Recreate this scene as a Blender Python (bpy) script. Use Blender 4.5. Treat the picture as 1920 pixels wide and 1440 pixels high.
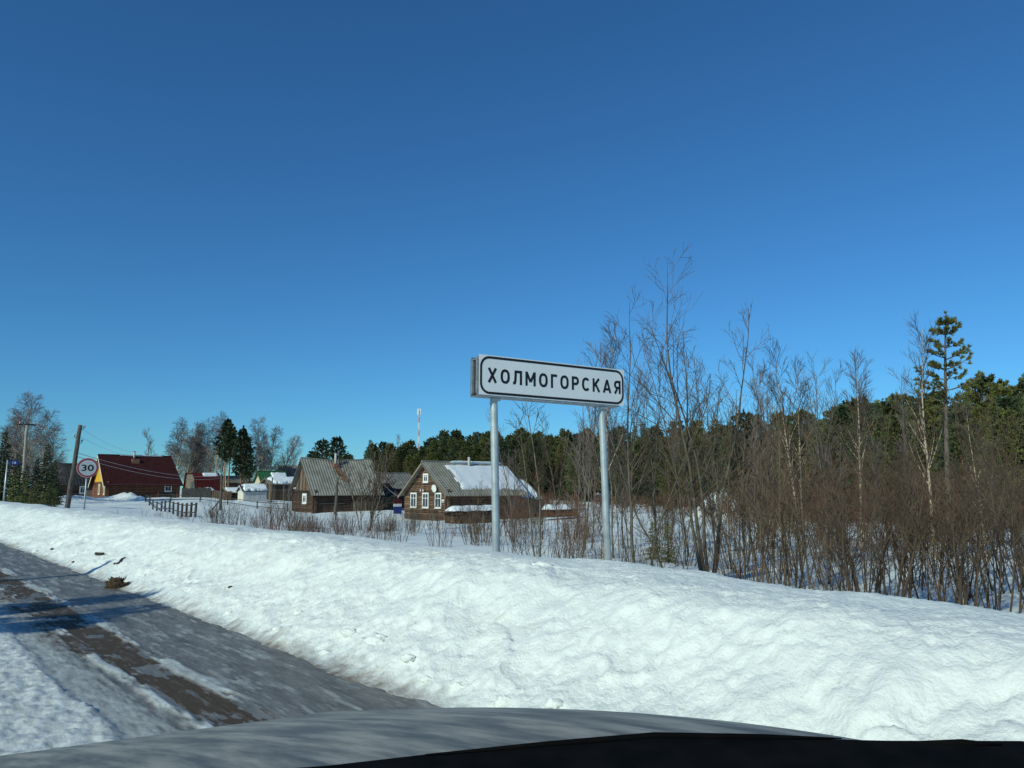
import bpy, math, random
import numpy as np
from mathutils import Vector, Matrix

scene = bpy.context.scene
for o in list(bpy.data.objects):
    bpy.data.objects.remove(o)
col = scene.collection
R = math.radians

# ---------------------------------------------------------------- camera
CAM_H = 1.45
PITCH, ROLL, AZ, FPX = R(7.75), R(-0.1), R(40), 1442.0
fw0 = Vector((math.sin(AZ), math.cos(AZ), 0)); rt0 = Vector((math.cos(AZ), -math.sin(AZ), 0)); zup = Vector((0, 0, 1))
FW = fw0 * math.cos(PITCH) + zup * math.sin(PITCH)
up_ = zup * math.cos(PITCH) - fw0 * math.sin(PITCH)
RT = rt0 * math.cos(ROLL) + up_ * math.sin(ROLL)
UP = up_ * math.cos(ROLL) - rt0 * math.sin(ROLL)
cam_data = bpy.data.cameras.new('camera')
cam_data.sensor_width = 36.0
cam_data.lens = 36.0 * FPX / 1920.0
cam_data.clip_start = 0.05
cam_data.clip_end = 9000
cam = bpy.data.objects.new('camera', cam_data)
col.objects.link(cam)
m = Matrix((RT, UP, -FW)).transposed().to_4x4()
m.translation = (0, 0, CAM_H)
cam.matrix_world = m
scene.camera = cam

# ---------------------------------------------------------------- sky, sun, exposure
SUN_AZ, SUN_EL = R(259), R(30)          # clockwise from +Y (the road's direction)
world = bpy.data.worlds.new('World')
scene.world = world
world.use_nodes = True
wn = world.node_tree.nodes; wl = world.node_tree.links
wn.clear()
wo = wn.new('ShaderNodeOutputWorld'); bg = wn.new('ShaderNodeBackground'); sky = wn.new('ShaderNodeTexSky')
sky.sky_type = 'NISHITA'; sky.sun_disc = False
sky.sun_elevation = SUN_EL; sky.sun_rotation = SUN_AZ
sky.air_density = 1.0; sky.dust_density = 0.0; sky.ozone_density = 3.0; sky.altitude = 200
bg.inputs['Strength'].default_value = 0.10
tint = wn.new('ShaderNodeMixRGB'); tint.blend_type = 'MULTIPLY'; tint.inputs[0].default_value = 1.0
tint.inputs[2].default_value = (.30, .715, 1.02, 1)      # clear northern air, seen through green-tinted screen glass
wl.new(sky.outputs[0], tint.inputs[1]); wl.new(tint.outputs[0], bg.inputs['Color']); wl.new(bg.outputs[0], wo.inputs[0])
sd = bpy.data.lights.new('sun', 'SUN'); sd.energy = 3.15; sd.angle = R(0.5); sd.color = (0.95, 1.0, 0.79)
sun = bpy.data.objects.new('sun', sd); col.objects.link(sun)
to_sun = Vector((math.sin(SUN_AZ) * math.cos(SUN_EL), math.cos(SUN_AZ) * math.cos(SUN_EL), math.sin(SUN_EL)))
sun.rotation_euler = to_sun.to_track_quat('Z', 'Y').to_euler()
sun.location = to_sun * 60
scene.view_settings.view_transform = 'Standard'
scene.view_settings.look = 'None'
scene.view_settings.exposure = 0.0
scene.view_settings.gamma = 1.0
scene.render.engine = 'CYCLES'
scene.cycles.max_bounces = 6
scene.cycles.transparent_max_bounces = 4

# ---------------------------------------------------------------- helpers
def pix(px, py, depth):
    """point seen at photograph pixel (px, py) at this distance along the camera axis"""
    d = FW * FPX + RT * (px - 960) - UP * (py - 720)
    return Vector((0, 0, CAM_H)) + d * (depth / FPX)

def _hash(ix, iy, seed):
    h = (ix.astype(np.int64) * 374761393 + iy.astype(np.int64) * 668265263 + seed * 982451653) & 0xFFFFFFFF
    h = ((h ^ (h >> 13)) * 1274126177) & 0xFFFFFFFF
    h = h ^ (h >> 16)
    return h.astype(np.float64) / 4294967295.0

def gnoise(x, y, seed=0):
    ix = np.floor(x); iy = np.floor(y); fx = x - ix; fy = y - iy
    ux = fx * fx * fx * (fx * (fx * 6 - 15) + 10); uy = fy * fy * fy * (fy * (fy * 6 - 15) + 10)
    def g(dx, dy):
        a = _hash(ix + dx, iy + dy, seed) * 2 * np.pi
        return np.cos(a) * (fx - dx) + np.sin(a) * (fy - dy)
    a = g(0, 0) * (1 - ux) + g(1, 0) * ux
    b = g(0, 1) * (1 - ux) + g(1, 1) * ux
    return (a * (1 - uy) + b * uy) * 1.4

def fbm(x, y, octv=4, seed=0, gain=.5):
    s = 0; a = 1; f = 1
    for i in range(octv):
        s = s + a * gnoise(x * f, y * f, seed + i * 17); a *= gain; f *= 2.03
    return s

def cells(x, y, seed=0):
    """worley distance to nearest and second nearest point, and the id of the nearest"""
    ix = np.floor(x); iy = np.floor(y)
    d1 = np.full(x.shape, 9.); d2 = np.full(x.shape, 9.); idn = np.zeros(x.shape)
    for dx in (-1, 0, 1):
        for dy in (-1, 0, 1):
            cx = ix + dx; cy = iy + dy
            px = cx + _hash(cx, cy, seed); py = cy + _hash(cx, cy, seed + 5)
            d = np.hypot(px - x, py - y); r = _hash(cx, cy, seed + 9)
            n = d < d1
            d2 = np.where(n, d1, np.minimum(d2, d)); idn = np.where(n, r, idn); d1 = np.where(n, d, d1)
    return d1, d2, idn

def sstep(a, b, x):
    t = np.clip((x - a) / (b - a), 0, 1)
    return t * t * (3 - 2 * t)

def link(me, name, parent=None, mat=None):
    o = bpy.data.objects.new(name, me); col.objects.link(o)
    if parent is not None: o.parent = parent
    if mat is not None and not me.materials: me.materials.append(mat)
    return o

def tag(o, label=None, cat=None, group=None, kind=None):
    if label: o['label'] = label
    if cat: o['category'] = cat
    if group: o['group'] = group
    if kind: o['kind'] = kind
    return o

def empty(name, loc, rz=0, label=None, cat=None, group=None, scale=1):
    o = bpy.data.objects.new(name, None); col.objects.link(o)
    o.empty_display_size = .2
    o.location = loc; o.rotation_euler = (0, 0, rz); o.scale = (scale,) * 3
    return tag(o, label, cat, group)

class MB:
    """collects shapes, builds ONE mesh"""
    def __init__(s): s.v = []; s.f = []
    def add(s, vs, fs):
        n = len(s.v); s.v += [tuple(v) for v in vs]; s.f += [tuple(i + n for i in f) for f in fs]; return s
    def box(s, a, b):
        (x0, y0, z0), (x1, y1, z1) = a, b
        return s.add([(x0,y0,z0),(x1,y0,z0),(x1,y1,z0),(x0,y1,z0),(x0,y0,z1),(x1,y0,z1),(x1,y1,z1),(x0,y1,z1)],
                     [(0,3,2,1),(4,5,6,7),(0,1,5,4),(1,2,6,5),(2,3,7,6),(3,0,4,7)])
    def prism(s, poly, axis, a, b):
        """extrude a 2D polygon (in the other two axes) from a to b along axis"""
        n = len(poly)
        def p3(p, t):
            q = list(p); q.insert(axis, t); return tuple(q)
        vs = [p3(p, a) for p in poly] + [p3(p, b) for p in poly]
        fs = [tuple(range(n))[::-1], tuple(range(n, 2 * n))] + [(i, (i + 1) % n, (i + 1) % n + n, i + n) for i in range(n)]
        return s.add(vs, fs)
    def tube(s, pts, rad, k=6, cap=True):
        pts = [Vector(p) for p in pts]; n = len(pts)
        base = len(s.v); ref = None
        for i, p in enumerate(pts):
            d = (pts[min(i + 1, n - 1)] - pts[max(i - 1, 0)])
            d = d.normalized() if d.length > 1e-9 else Vector((0, 0, 1))
            if ref is None: ref = d.orthogonal().normalized()
            else:
                ref = ref - d * ref.dot(d)
                ref = ref.normalized() if ref.length > 1e-6 else d.orthogonal().normalized()
            b = d.cross(ref); r = rad[i] if not isinstance(rad, (int, float)) else rad
            for j in range(k):
                a = 2 * math.pi * j / k
                q = p + (ref * math.cos(a) + b * math.sin(a)) * r
                s.v.append((q.x, q.y, q.z))
        for i in range(n - 1):
            for j in range(k):
                a = base + i * k + j; b2 = base + i * k + (j + 1) % k
                s.f.append((a, b2, b2 + k, a + k))
        if cap:
            s.f.append(tuple(base + j for j in range(k))[::-1])
            s.f.append(tuple(base + (n - 1) * k + j for j in range(k)))
        return s
    def mesh(s, name, mat=None, smooth=False):
        me = bpy.data.meshes.new(name); me.from_pydata(s.v, [], s.f); me.update()
        if smooth: me.shade_smooth()
        if mat: me.materials.append(mat)
        return me
    def build(s, name, mat, parent=None, smooth=False):
        return link(s.mesh(name, mat, smooth), name, parent)

def grid_mesh(name, X, Y, Z, mat, smooth=True):
    ny, nx = X.shape
    me = bpy.data.meshes.new(name)
    co = np.stack([X, Y, Z], -1).reshape(-1, 3)
    idx = np.arange(nx * ny).reshape(ny, nx)
    q = np.stack([idx[:-1, :-1], idx[:-1, 1:], idx[1:, 1:], idx[1:, :-1]], -1).reshape(-1, 4)
    me.vertices.add(len(co)); me.vertices.foreach_set('co', co.astype(np.float32).ravel())
    me.loops.add(q.size); me.loops.foreach_set('vertex_index', q.astype(np.int32).ravel())
    me.polygons.add(len(q)); me.polygons.foreach_set('loop_start', np.arange(0, q.size, 4, dtype=np.int32))
    me.update(calc_edges=True); me.validate()
    if smooth: me.shade_smooth()
    me.materials.append(mat)
    return me

# ---------------------------------------------------------------- materials
def new_mat(name):
    mt = bpy.data.materials.new(name); mt.use_nodes = True
    nt = mt.node_tree; b = nt.nodes['Principled BSDF']
    return mt, nt, b

def mat(name, c, c2=None, rough=.7, scale=8.0, stretch=(1, 1, 1), bump=0.0, bscale=None, rnd=0.0, metal=0.0, spec=.3, contrast=(.35, .65), coords='Object', detail=5):
    """base colour c mottled with c2 by a noise in object space, optional bump, optional per-object brightness"""
    mt, nt, b = new_mat(name); N = nt.nodes; L = nt.links
    b.inputs['Roughness'].default_value = rough; b.inputs['Metallic'].default_value = metal
    b.inputs['Specular IOR Level'].default_value = spec
    tc = N.new('ShaderNodeTexCoord'); mp = N.new('ShaderNodeMapping'); mp.inputs['Scale'].default_value = stretch
    L.new(tc.outputs[coords], mp.inputs[0])
    nz = N.new('ShaderNodeTexNoise'); nz.inputs['Scale'].default_value = scale; nz.inputs['Detail'].default_value = detail
    L.new(mp.outputs[0], nz.inputs['Vector'])
    rp = N.new('ShaderNodeValToRGB'); rp.color_ramp.elements[0].position = contrast[0]; rp.color_ramp.elements[1].position = contrast[1]
    rp.color_ramp.elements[0].color = (*c, 1); rp.color_ramp.elements[1].color = (*(c2 or c), 1)
    L.new(nz.outputs[0], rp.inputs[0]); out = rp.outputs[0]
    if rnd:
        oi = N.new('ShaderNodeObjectInfo'); mr = N.new('ShaderNodeMapRange')
        mr.inputs['To Min'].default_value = 1 - rnd; mr.inputs['To Max'].default_value = 1 + rnd
        L.new(oi.outputs['Random'], mr.inputs[0])
        hs = N.new('ShaderNodeHueSaturation'); L.new(mr.outputs[0], hs.inputs['Value']); L.new(out, hs.inputs['Color'])
        out = hs.outputs[0]
    L.new(out, b.inputs['Base Color'])
    if bump:
        n2 = N.new('ShaderNodeTexNoise'); n2.inputs['Scale'].default_value = bscale or scale * 3; n2.inputs['Detail'].default_value = 6
        L.new(mp.outputs[0], n2.inputs['Vector'])
        bp = N.new('ShaderNodeBump'); bp.inputs['Strength'].default_value = 1; bp.inputs['Distance'].default_value = bump
        L.new(n2.outputs[0], bp.inputs['Height']); L.new(bp.outputs[0], b.inputs['Normal'])
    return mt

M = {}
SNOW = (.78, .83, .80)
M['snow'] = mat('snow', SNOW, (.80, .85, .82), .62, 3, bump=.012, bscale=22, spec=.25)
M['snow_clean'] = mat('roof snow', (.82, .86, .87), (.78, .82, .84), .6, 2, bump=.02, bscale=3)
M['log'] = mat('weathered log', (.060, .036, .024), (.20, .115, .068), .8, 1.6, (1, 1, 5), bump=.01, bscale=12, rnd=.45)
M['log_dark'] = mat('dark log', (.045, .028, .02), (.10, .06, .04), .85, 1.4, (1, 1, 5), bump=.01, bscale=12, rnd=.4)
M['log_red'] = mat('stained log', (.12, .045, .025), (.2, .085, .04), .75, 1.4, (1, 1, 4), bump=.01, rnd=.35)
M['plank_grey'] = mat('grey plank', (.13, .10, .075), (.24, .19, .14), .85, 3, (4, 4, .4), bump=.006, rnd=.35)
M['plank_dark'] = mat('dark plank', (.05, .038, .03), (.10, .075, .055), .85, 3, (4, 4, .4), bump=.006, rnd=.4)
M['slate'] = mat('asbestos sheet', (.20, .19, .155), (.29, .28, .235), .85, 1.2, bump=.004, bscale=30, rnd=.05)
M['slate_old'] = mat('old asbestos sheet', (.15, .14, .12), (.25, .24, .21), .88, 1.6, bump=.004, bscale=30)
M['rust'] = mat('rust stain', (.16, .075, .04), (.25, .15, .09), .9, 5)
M['maroon'] = mat('maroon metal sheet', (.042, .012, .013), (.058, .016, .016), .75, 1.5, spec=.12)
M['redroof'] = mat('red metal sheet', (.085, .016, .015), (.12, .024, .02), .7, 1.5, spec=.12)
M['greenroof'] = mat('green metal sheet', (.03, .12, .05), (.04, .15, .06), .5, 2)
M['darkroof'] = mat('dark roofing', (.022, .024, .027), (.045, .045, .045), .85, 2)
M['white_paint'] = mat('white paint', (.78, .78, .74), (.68, .68, .63), .6, 6)
M['cream_paint'] = mat('cream paint', (.66, .6, .42), (.58, .52, .36), .6, 5)
M['yellow_paint'] = mat('yellow paint', (.72, .42, .03), (.66, .38, .03), .6, 4)
M['glass'] = mat('window glass', (.03, .04, .05), (.05, .06, .07), .08, 2, spec=.6)
M['brick'] = mat('chimney brick', (.24, .10, .065), (.30, .15, .10), .9, 14)
M['pipe'] = mat('pale pipe', (.55, .53, .48), (.42, .40, .36), .6, 8)
M['black'] = mat('soot black', (.02, .02, .022), (.03, .03, .03), .8, 8)
M['galv'] = mat('galvanised steel', (.40, .45, .45), (.58, .62, .61), .42, 9, bump=.0012, bscale=35, metal=.45, spec=.5, contrast=(.3, .7))
M['galv_dark'] = mat('galvanised channel', (.30, .33, .34), (.42, .45, .46), .5, 12, metal=.5)
M['sign_white'] = mat('reflective white sheeting', (.84, .85, .83), (.80, .81, .79), .45, 3)
M['sign_black'] = mat('black lettering film', (.012, .012, .016), (.016, .016, .02), .5, 5)
M['sign_grey'] = mat('grey sheeting', (.52, .54, .55), (.47, .49, .50), .5, 4)
M['sign_red'] = mat('faded red film', (.26, .03, .035), (.33, .05, .055), .5, 5)
M['sign_pink'] = mat('pale pink rim', (.58, .36, .36), (.5, .3, .3), .5, 5)
M['sign_blue'] = mat('blue film', (.02, .04, .19), (.025, .045, .23), .5, 5)
M['pole_wood'] = mat('weathered pole', (.06, .052, .044), (.14, .125, .105), .9, 4, (6, 6, .5), bump=.01)
M['concrete'] = mat('concrete pole', (.30, .27, .21), (.38, .34, .27), .9, 6)
M['fence'] = mat('weathered fence wood', (.04, .036, .032), (.085, .076, .066), .9, 4, (5, 5, 1), rnd=.25)
M['wire'] = mat('bare wire', (.34, .27, .26), (.4, .32, .3), .5, 1)
M['bark'] = mat('grey bark', (.078, .064, .046), (.175, .15, .112), .9, 6, (3, 3, 1), bump=.006, rnd=.2)
M['bark_dark'] = mat('dark bark', (.045, .035, .028), (.10, .08, .062), .9, 6, (3, 3, 1), rnd=.2)
M['twig'] = mat('brown twig', (.052, .037, .025), (.125, .088, .057), .85, 2, rnd=.3)
M['twig_red'] = mat('reddish twig', (.088, .044, .028), (.16, .082, .052), .85, 2, rnd=.25)
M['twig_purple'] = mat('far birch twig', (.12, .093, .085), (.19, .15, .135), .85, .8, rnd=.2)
M['pine_bark'] = mat('orange pine bark', (.14, .085, .05), (.26, .14, .075), .9, 5, (3, 3, 1), rnd=.2)
M['needle'] = mat('pine needles', (.048, .070, .022), (.125, .138, .050), .7, 1.1, rnd=.35, contrast=(.3, .7))
M['needle_olive'] = mat('olive pine needles', (.088, .105, .026), (.18, .185, .056), .7, 1.3, rnd=.3, contrast=(.3, .7))
M['needle_dark'] = mat('spruce needles', (.028, .052, .024), (.072, .095, .042), .7, 1.1, rnd=.35, contrast=(.3, .7))
M['dirt'] = mat('frozen earth', (.035, .022, .014), (.09, .06, .04), .95, 22, bump=.01, bscale=40)
M['stick'] = mat('wet stick', (.03, .022, .018), (.06, .045, .035), .9, 12)
M['weed'] = mat('dry weed', (.16, .10, .06), (.24, .16, .10), .9, 5, rnd=.3)

def birch_bark():
    mt, nt, b = new_mat('birch bark'); N = nt.nodes; L = nt.links
    tc = N.new('ShaderNodeTexCoord'); mp = N.new('ShaderNodeMapping'); mp.inputs['Scale'].default_value = (5, 5, 16)
    L.new(tc.outputs['Object'], mp.inputs[0])
    nz = N.new('ShaderNodeTexNoise'); nz.inputs['Scale'].default_value = 1.0; nz.inputs['Detail'].default_value = 4; nz.inputs['Roughness'].default_value = .7
    L.new(mp.outputs[0], nz.inputs['Vector'])
    rp = N.new('ShaderNodeValToRGB'); e = rp.color_ramp.elements
    e[0].position = .40; e[0].color = (.03, .025, .02, 1); e[1].position = .47; e[1].color = (.44, .33, .22, 1)
    q = e.new(.75); q.color = (.60, .53, .42, 1)
    L.new(nz.outputs[0], rp.inputs[0]); L.new(rp.outputs[0], b.inputs['Base Color']); b.inputs['Roughness'].default_value = .75
    return mt
M['birch'] = birch_bark()
# ---------------------------------------------------------------- terrain
CTRL = [(7, 0, .08), (7, 10, .08), (8, 25, .15), (9, 45, .15), (8, 70, .3), (7, 110, .3), (13, 7.6, .0), (23, 9.9, -.2), (35, 12, -.6), (20, 25, -.3),
        (41, 58, -1.5), (39, 62.5, -1.45), (38.5, 80, -1.2), (50, 62, -1.6), (38, 51, -1.5), (28.5, 55.5, -1.1), (28.8, 81.6, -.7),
        (25.8, 117, .1), (35, 116, .1), (16, 50, -.4), (27, 102, -.05), (52.6, 48.4, -1.0), (60, 30, -1.0), (45, 20, -.8), (80, 60, -1.0),
        (60, 100, -.6), (90, 120, 0), (40, 150, .5), (20, 160, .6), (120, 60, 0), (80, 20, -.5), (7, -30, 0), (40, -20, -.3), (12, 140, .4),
        (-6, 0, 0), (-6, 40, .1), (-6, 100, .3), (-20, 20, 0), (-30, 80, .2), (-20, -30, 0),
        (400, 400, 3), (400, 0, 2), (0, 500, 3), (-400, 0, 0), (0, -400, 0), (-400, 400, 2), (2500, 2500, 0), (2500, 0, 0), (0, 2500, 0), (-2500, 0, 0), (0, -2500, 0), (-2500, 2500, 0), (2500, -2500, 0), (-2500, -2500, 0)]
CT = np.array(CTRL, float)
MOUNDS = []          # (x, y, height, radius)
def _mound(px, depth, h, r):
    q = pix(px, 917, depth); MOUNDS.append((q.x, q.y, h, r))
for a in ((247, 100, .62, 1.3), (264, 99, .55, .9), (236, 101, .25, 1.6), (210, 101, .25, 2.0), (222, 100, .25, 1.6), (150, 96, .5, 3.0), (128, 92, .5, 3), (330, 104, .3, 4.0), (1345, 62, 1.5, 1.6), (1362, 63, 1.2, 1.2), (1330, 61, .9, 1.1), (470, 96, .3, 5)):
    _mound(*a)

def tz_np(x, y, noise=True):
    num = np.zeros_like(x); den = np.zeros_like(x)
    for cx, cy, cz in CT:
        w = 1.0 / (((x - cx) ** 2 + (y - cy) ** 2 + 20.0) ** 1.6)
        num += w * cz; den += w
    z = num / den
    road = sstep(6.0, 3.0, x) * sstep(-8.0, -5.0, x)
    z = z * (1 - road) - .06 * road
    if noise:
        far = np.clip(np.hypot(x, y) / 400, 0, 1)
        z = z + (1 - road) * (fbm(x * .22, y * .22, 3, 3) * .09 + fbm(x * .9, y * .9, 2, 8) * .025) * (1 + 2 * far)
    for mx, my, h, r in MOUNDS:
        d2 = (x - mx) ** 2 + (y - my) ** 2
        near = d2 < 16 * r * r
        if near.any():
            b = np.exp(-d2[near] / (r * r))
            z[near] += h * b * (1 + .35 * fbm(x[near] * 1.3, y[near] * 1.3, 3, 21))
    return z

def tz(x, y):
    return float(tz_np(np.array([float(x)]), np.array([float(y)]))[0])

def gpt(px, depth, dz=0.0):
    q = pix(px, 917, depth)
    return Vector((q.x, q.y, tz(q.x, q.y) + dz))

xs = np.concatenate([-np.geomspace(3000, 22, 22), np.arange(-20, 6, 1.5), np.arange(6, 60, .45), np.arange(60, 150, 1.6), np.geomspace(152, 3000, 26)])
ys = np.concatenate([-np.geomspace(3000, 12, 22), np.arange(-10, 60, .5), np.arange(60, 140, .7), np.geomspace(142, 3000, 30)])
GX, GY = np.meshgrid(xs, ys)
GZ = tz_np(GX.ravel(), GY.ravel()).reshape(GX.shape)
M['field'] = mat('field snow', (.74, .80, .79), (.79, .84, .83), .65, .6, bump=.02, bscale=6, spec=.25)
tag(link(grid_mesh('snow_field', GX, GY, GZ, M['field']), 'snow_field'), kind='structure')

# roadside bank of ploughed snow: a high resolution sheet
def bank(name, mirror, y0list, nx):
    ys = np.concatenate(y0list)
    t = np.linspace(0, 1, nx)
    # more columns on the road-facing side
    xs = 2.75 + 5.6 * (0.60 * t + 0.40 * t ** 3)
    X, Y = np.meshgrid(xs, ys)
    toe = 3.03 + .10 * fbm(Y * .45, Y * 0 + 3, 3, 31) + .05 * gnoise(Y * 2.3, Y * 0, 4) + .03 * gnoise(Y * 7, Y * 0, 41)
    s = X - toe
    far = sstep(12, 60, Y)
    ht = .80 + .045 * fbm(Y * .35, Y * 0 + 9, 2, 12) + .025 * gnoise(Y * 1.3, Y * 0, 77)
    ht = ht - .075 * sstep(7.5, 1.0, Y)
    w = 1.72 + .7 * far
    u = s / w
    # apron, steep face, rounded crest, long back
    prof = .20 * sstep(-.02, .26, u) + .62 * sstep(.14, .80, u) + .18 * sstep(.50, 1.0, u)
    prof = prof - .05 * np.clip(u - 1.02, 0, .8) - .80 * sstep(1.25, 2.35, u)
    Z = ht * prof
    face = sstep(.02, .18, u) * (1 - .75 * sstep(.80, 1.15, u))
    body = sstep(0.0, .14, u)
    # slumped lumps, ploughed chunks and the small melt scallops
    big = fbm(X * .9, Y * .75, 2, 50) * .055
    d1, d2, idn = cells(X * 2.1 + .35 * gnoise(X * 3, Y * 3, 60), Y * 1.7 + .35 * gnoise(X * 3 + 7, Y * 3, 61), 62)
    chunk = (idn - .45) * .085 * sstep(.0, .22, d2 - d1) * (sstep(.0, .35, fbm(X * .6, Y * .5, 2, 63) + .12))
    low = 1 - .72 * sstep(.30, .75, u)
    # scallops lean along the slope
    a = X * .8 + Y * .6; b = Y * .8 - X * .6
    rid = 1 - np.abs(fbm(a * 5.2, b * 3.4, 3, 70)) * 1.7
    rid2 = 1 - np.abs(fbm(a * 12, b * 9, 2, 71)) * 1.6
    d3, d4, id3 = cells(a * 9 + .3 * gnoise(X * 9, Y * 9, 64), b * 7, 66)
    pit = np.abs(fbm(X * 17, Y * 14, 3, 81))
    nearf = 1 - .55 * sstep(10, 40, Y)
    Z = Z + body * big * (1 - .5 * sstep(.9, 1.3, u)) + face * low * chunk + nearf * (face * (.007 * rid + .007 * rid2 + .020 * d3 - .010 * sstep(.0, .10, d4 - d3) * low + .012 * pit) + (1 - face) * body * (.010 * rid + .004 * rid2))
    Z = Z + body * .006 * fbm(X * 30, Y * 30, 2, 90)
    # push the face sideways too so that lumps overhang slightly
    X = X - face * (.05 * fbm(X * 2.2 + 5, Y * 2.0, 3, 55) + .008 * rid) * 1.2
    gz = tz_np(X.ravel(), Y.ravel(), True).reshape(X.shape)
    out = sstep(6.6, 7.6, X)
    Z = np.where(out > 0, Z * (1 - out) + (gz + .012) * out, Z)
    Z = np.maximum(Z, np.where(X > 5.5, gz + .004, -9))
    Z = np.where(s < 0.0, -.03 + np.minimum(0, s) * .3, Z)
    if mirror:
        return X, Y, Z
    return X, Y, Z
def bank_mat():
    mt, nt, b = new_mat('ploughed snow'); N = nt.nodes; L = nt.links
    b.inputs['Roughness'].default_value = .6; b.inputs['Specular IOR Level'].default_value = .25
    tc = N.new('ShaderNodeTexCoord')
    n1 = N.new('ShaderNodeTexNoise'); n1.inputs['Scale'].default_value = 1.1; n1.inputs['Detail'].default_value = 6; n1.inputs['Roughness'].default_value = .65
    L.new(tc.outputs['Object'], n1.inputs['Vector'])
    r1 = N.new('ShaderNodeValToRGB'); r1.color_ramp.elements[0].position = .60; r1.color_ramp.elements[0].color = (*SNOW, 1)
    r1.color_ramp.elements[1].position = .78; r1.color_ramp.elements[1].color = (.74, .73, .62, 1)
    L.new(n1.outputs[0], r1.inputs[0])
    # grit thrown up along the toe, where the sheet meets the road
    sx = N.new('ShaderNodeSeparateXYZ'); L.new(tc.outputs['Object'], sx.inputs[0])
    n2 = N.new('ShaderNodeTexNoise'); n2.inputs['Scale'].default_value = 7; n2.inputs['Detail'].default_value = 6; L.new(tc.outputs['Object'], n2.inputs['Vector'])
    ad = N.new('ShaderNodeMath'); ad.operation = 'MULTIPLY_ADD'; ad.inputs[1].default_value = -.5; L.new(n2.outputs[0], ad.inputs[0]); L.new(sx.outputs[0], ad.inputs[2])
    mr = N.new('ShaderNodeMapRange'); mr.inputs[1].default_value = 2.70; mr.inputs[2].default_value = 2.98; mr.inputs[3].default_value = 1; mr.inputs[4].default_value = 0
    L.new(ad.outputs[0], mr.inputs[0])
    mx = N.new('ShaderNodeMixRGB'); mx.inputs[2].default_value = (.20, .165, .13, 1)
    L.new(mr.outputs[0], mx.inputs[0]); L.new(r1.outputs[0], mx.inputs[1]); L.new(mx.outputs[0], b.inputs['Base Color'])
    n3 = N.new('ShaderNodeTexNoise'); n3.inputs['Scale'].default_value = 38; n3.inputs['Detail'].default_value = 5; L.new(tc.outputs['Object'], n3.inputs['Vector'])
    bp = N.new('ShaderNodeBump'); bp.inputs['Distance'].default_value = .011; L.new(n3.outputs[0], bp.inputs['Height']); L.new(bp.outputs[0], b.inputs['Normal'])
    return mt
M['bank'] = bank_mat()
BX, BY, BZ = bank('b', False, [np.arange(-6, .4, .08), np.arange(.4, 9, .02), np.arange(9, 16, .03), np.arange(16, 34, .06), np.arange(34, 70, .2), np.arange(70, 150, .6)], 190)
tag(link(grid_mesh('snow_bank', BX, BY, BZ, M['bank']), 'snow_bank'), kind='structure')
_by = BY[:, 0]
def bank_z(x, y):
    j = int(np.argmin(np.abs(_by - y))); i = int(np.argmin(np.abs(BX[j] - x)))
    return float(BZ[j, i])
# the opposite bank, left of the road
LX, LY, LZ = bank('b', True, [np.arange(-30, 70, .25), np.arange(70, 150, .8)], 60)
LX = -(LX + 3.2)
tag(link(grid_mesh('snow_bank_left', LX[:, ::-1], LY[:, ::-1], LZ[:, ::-1], M['bank']), 'snow_bank_left'), kind='structure')

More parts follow.
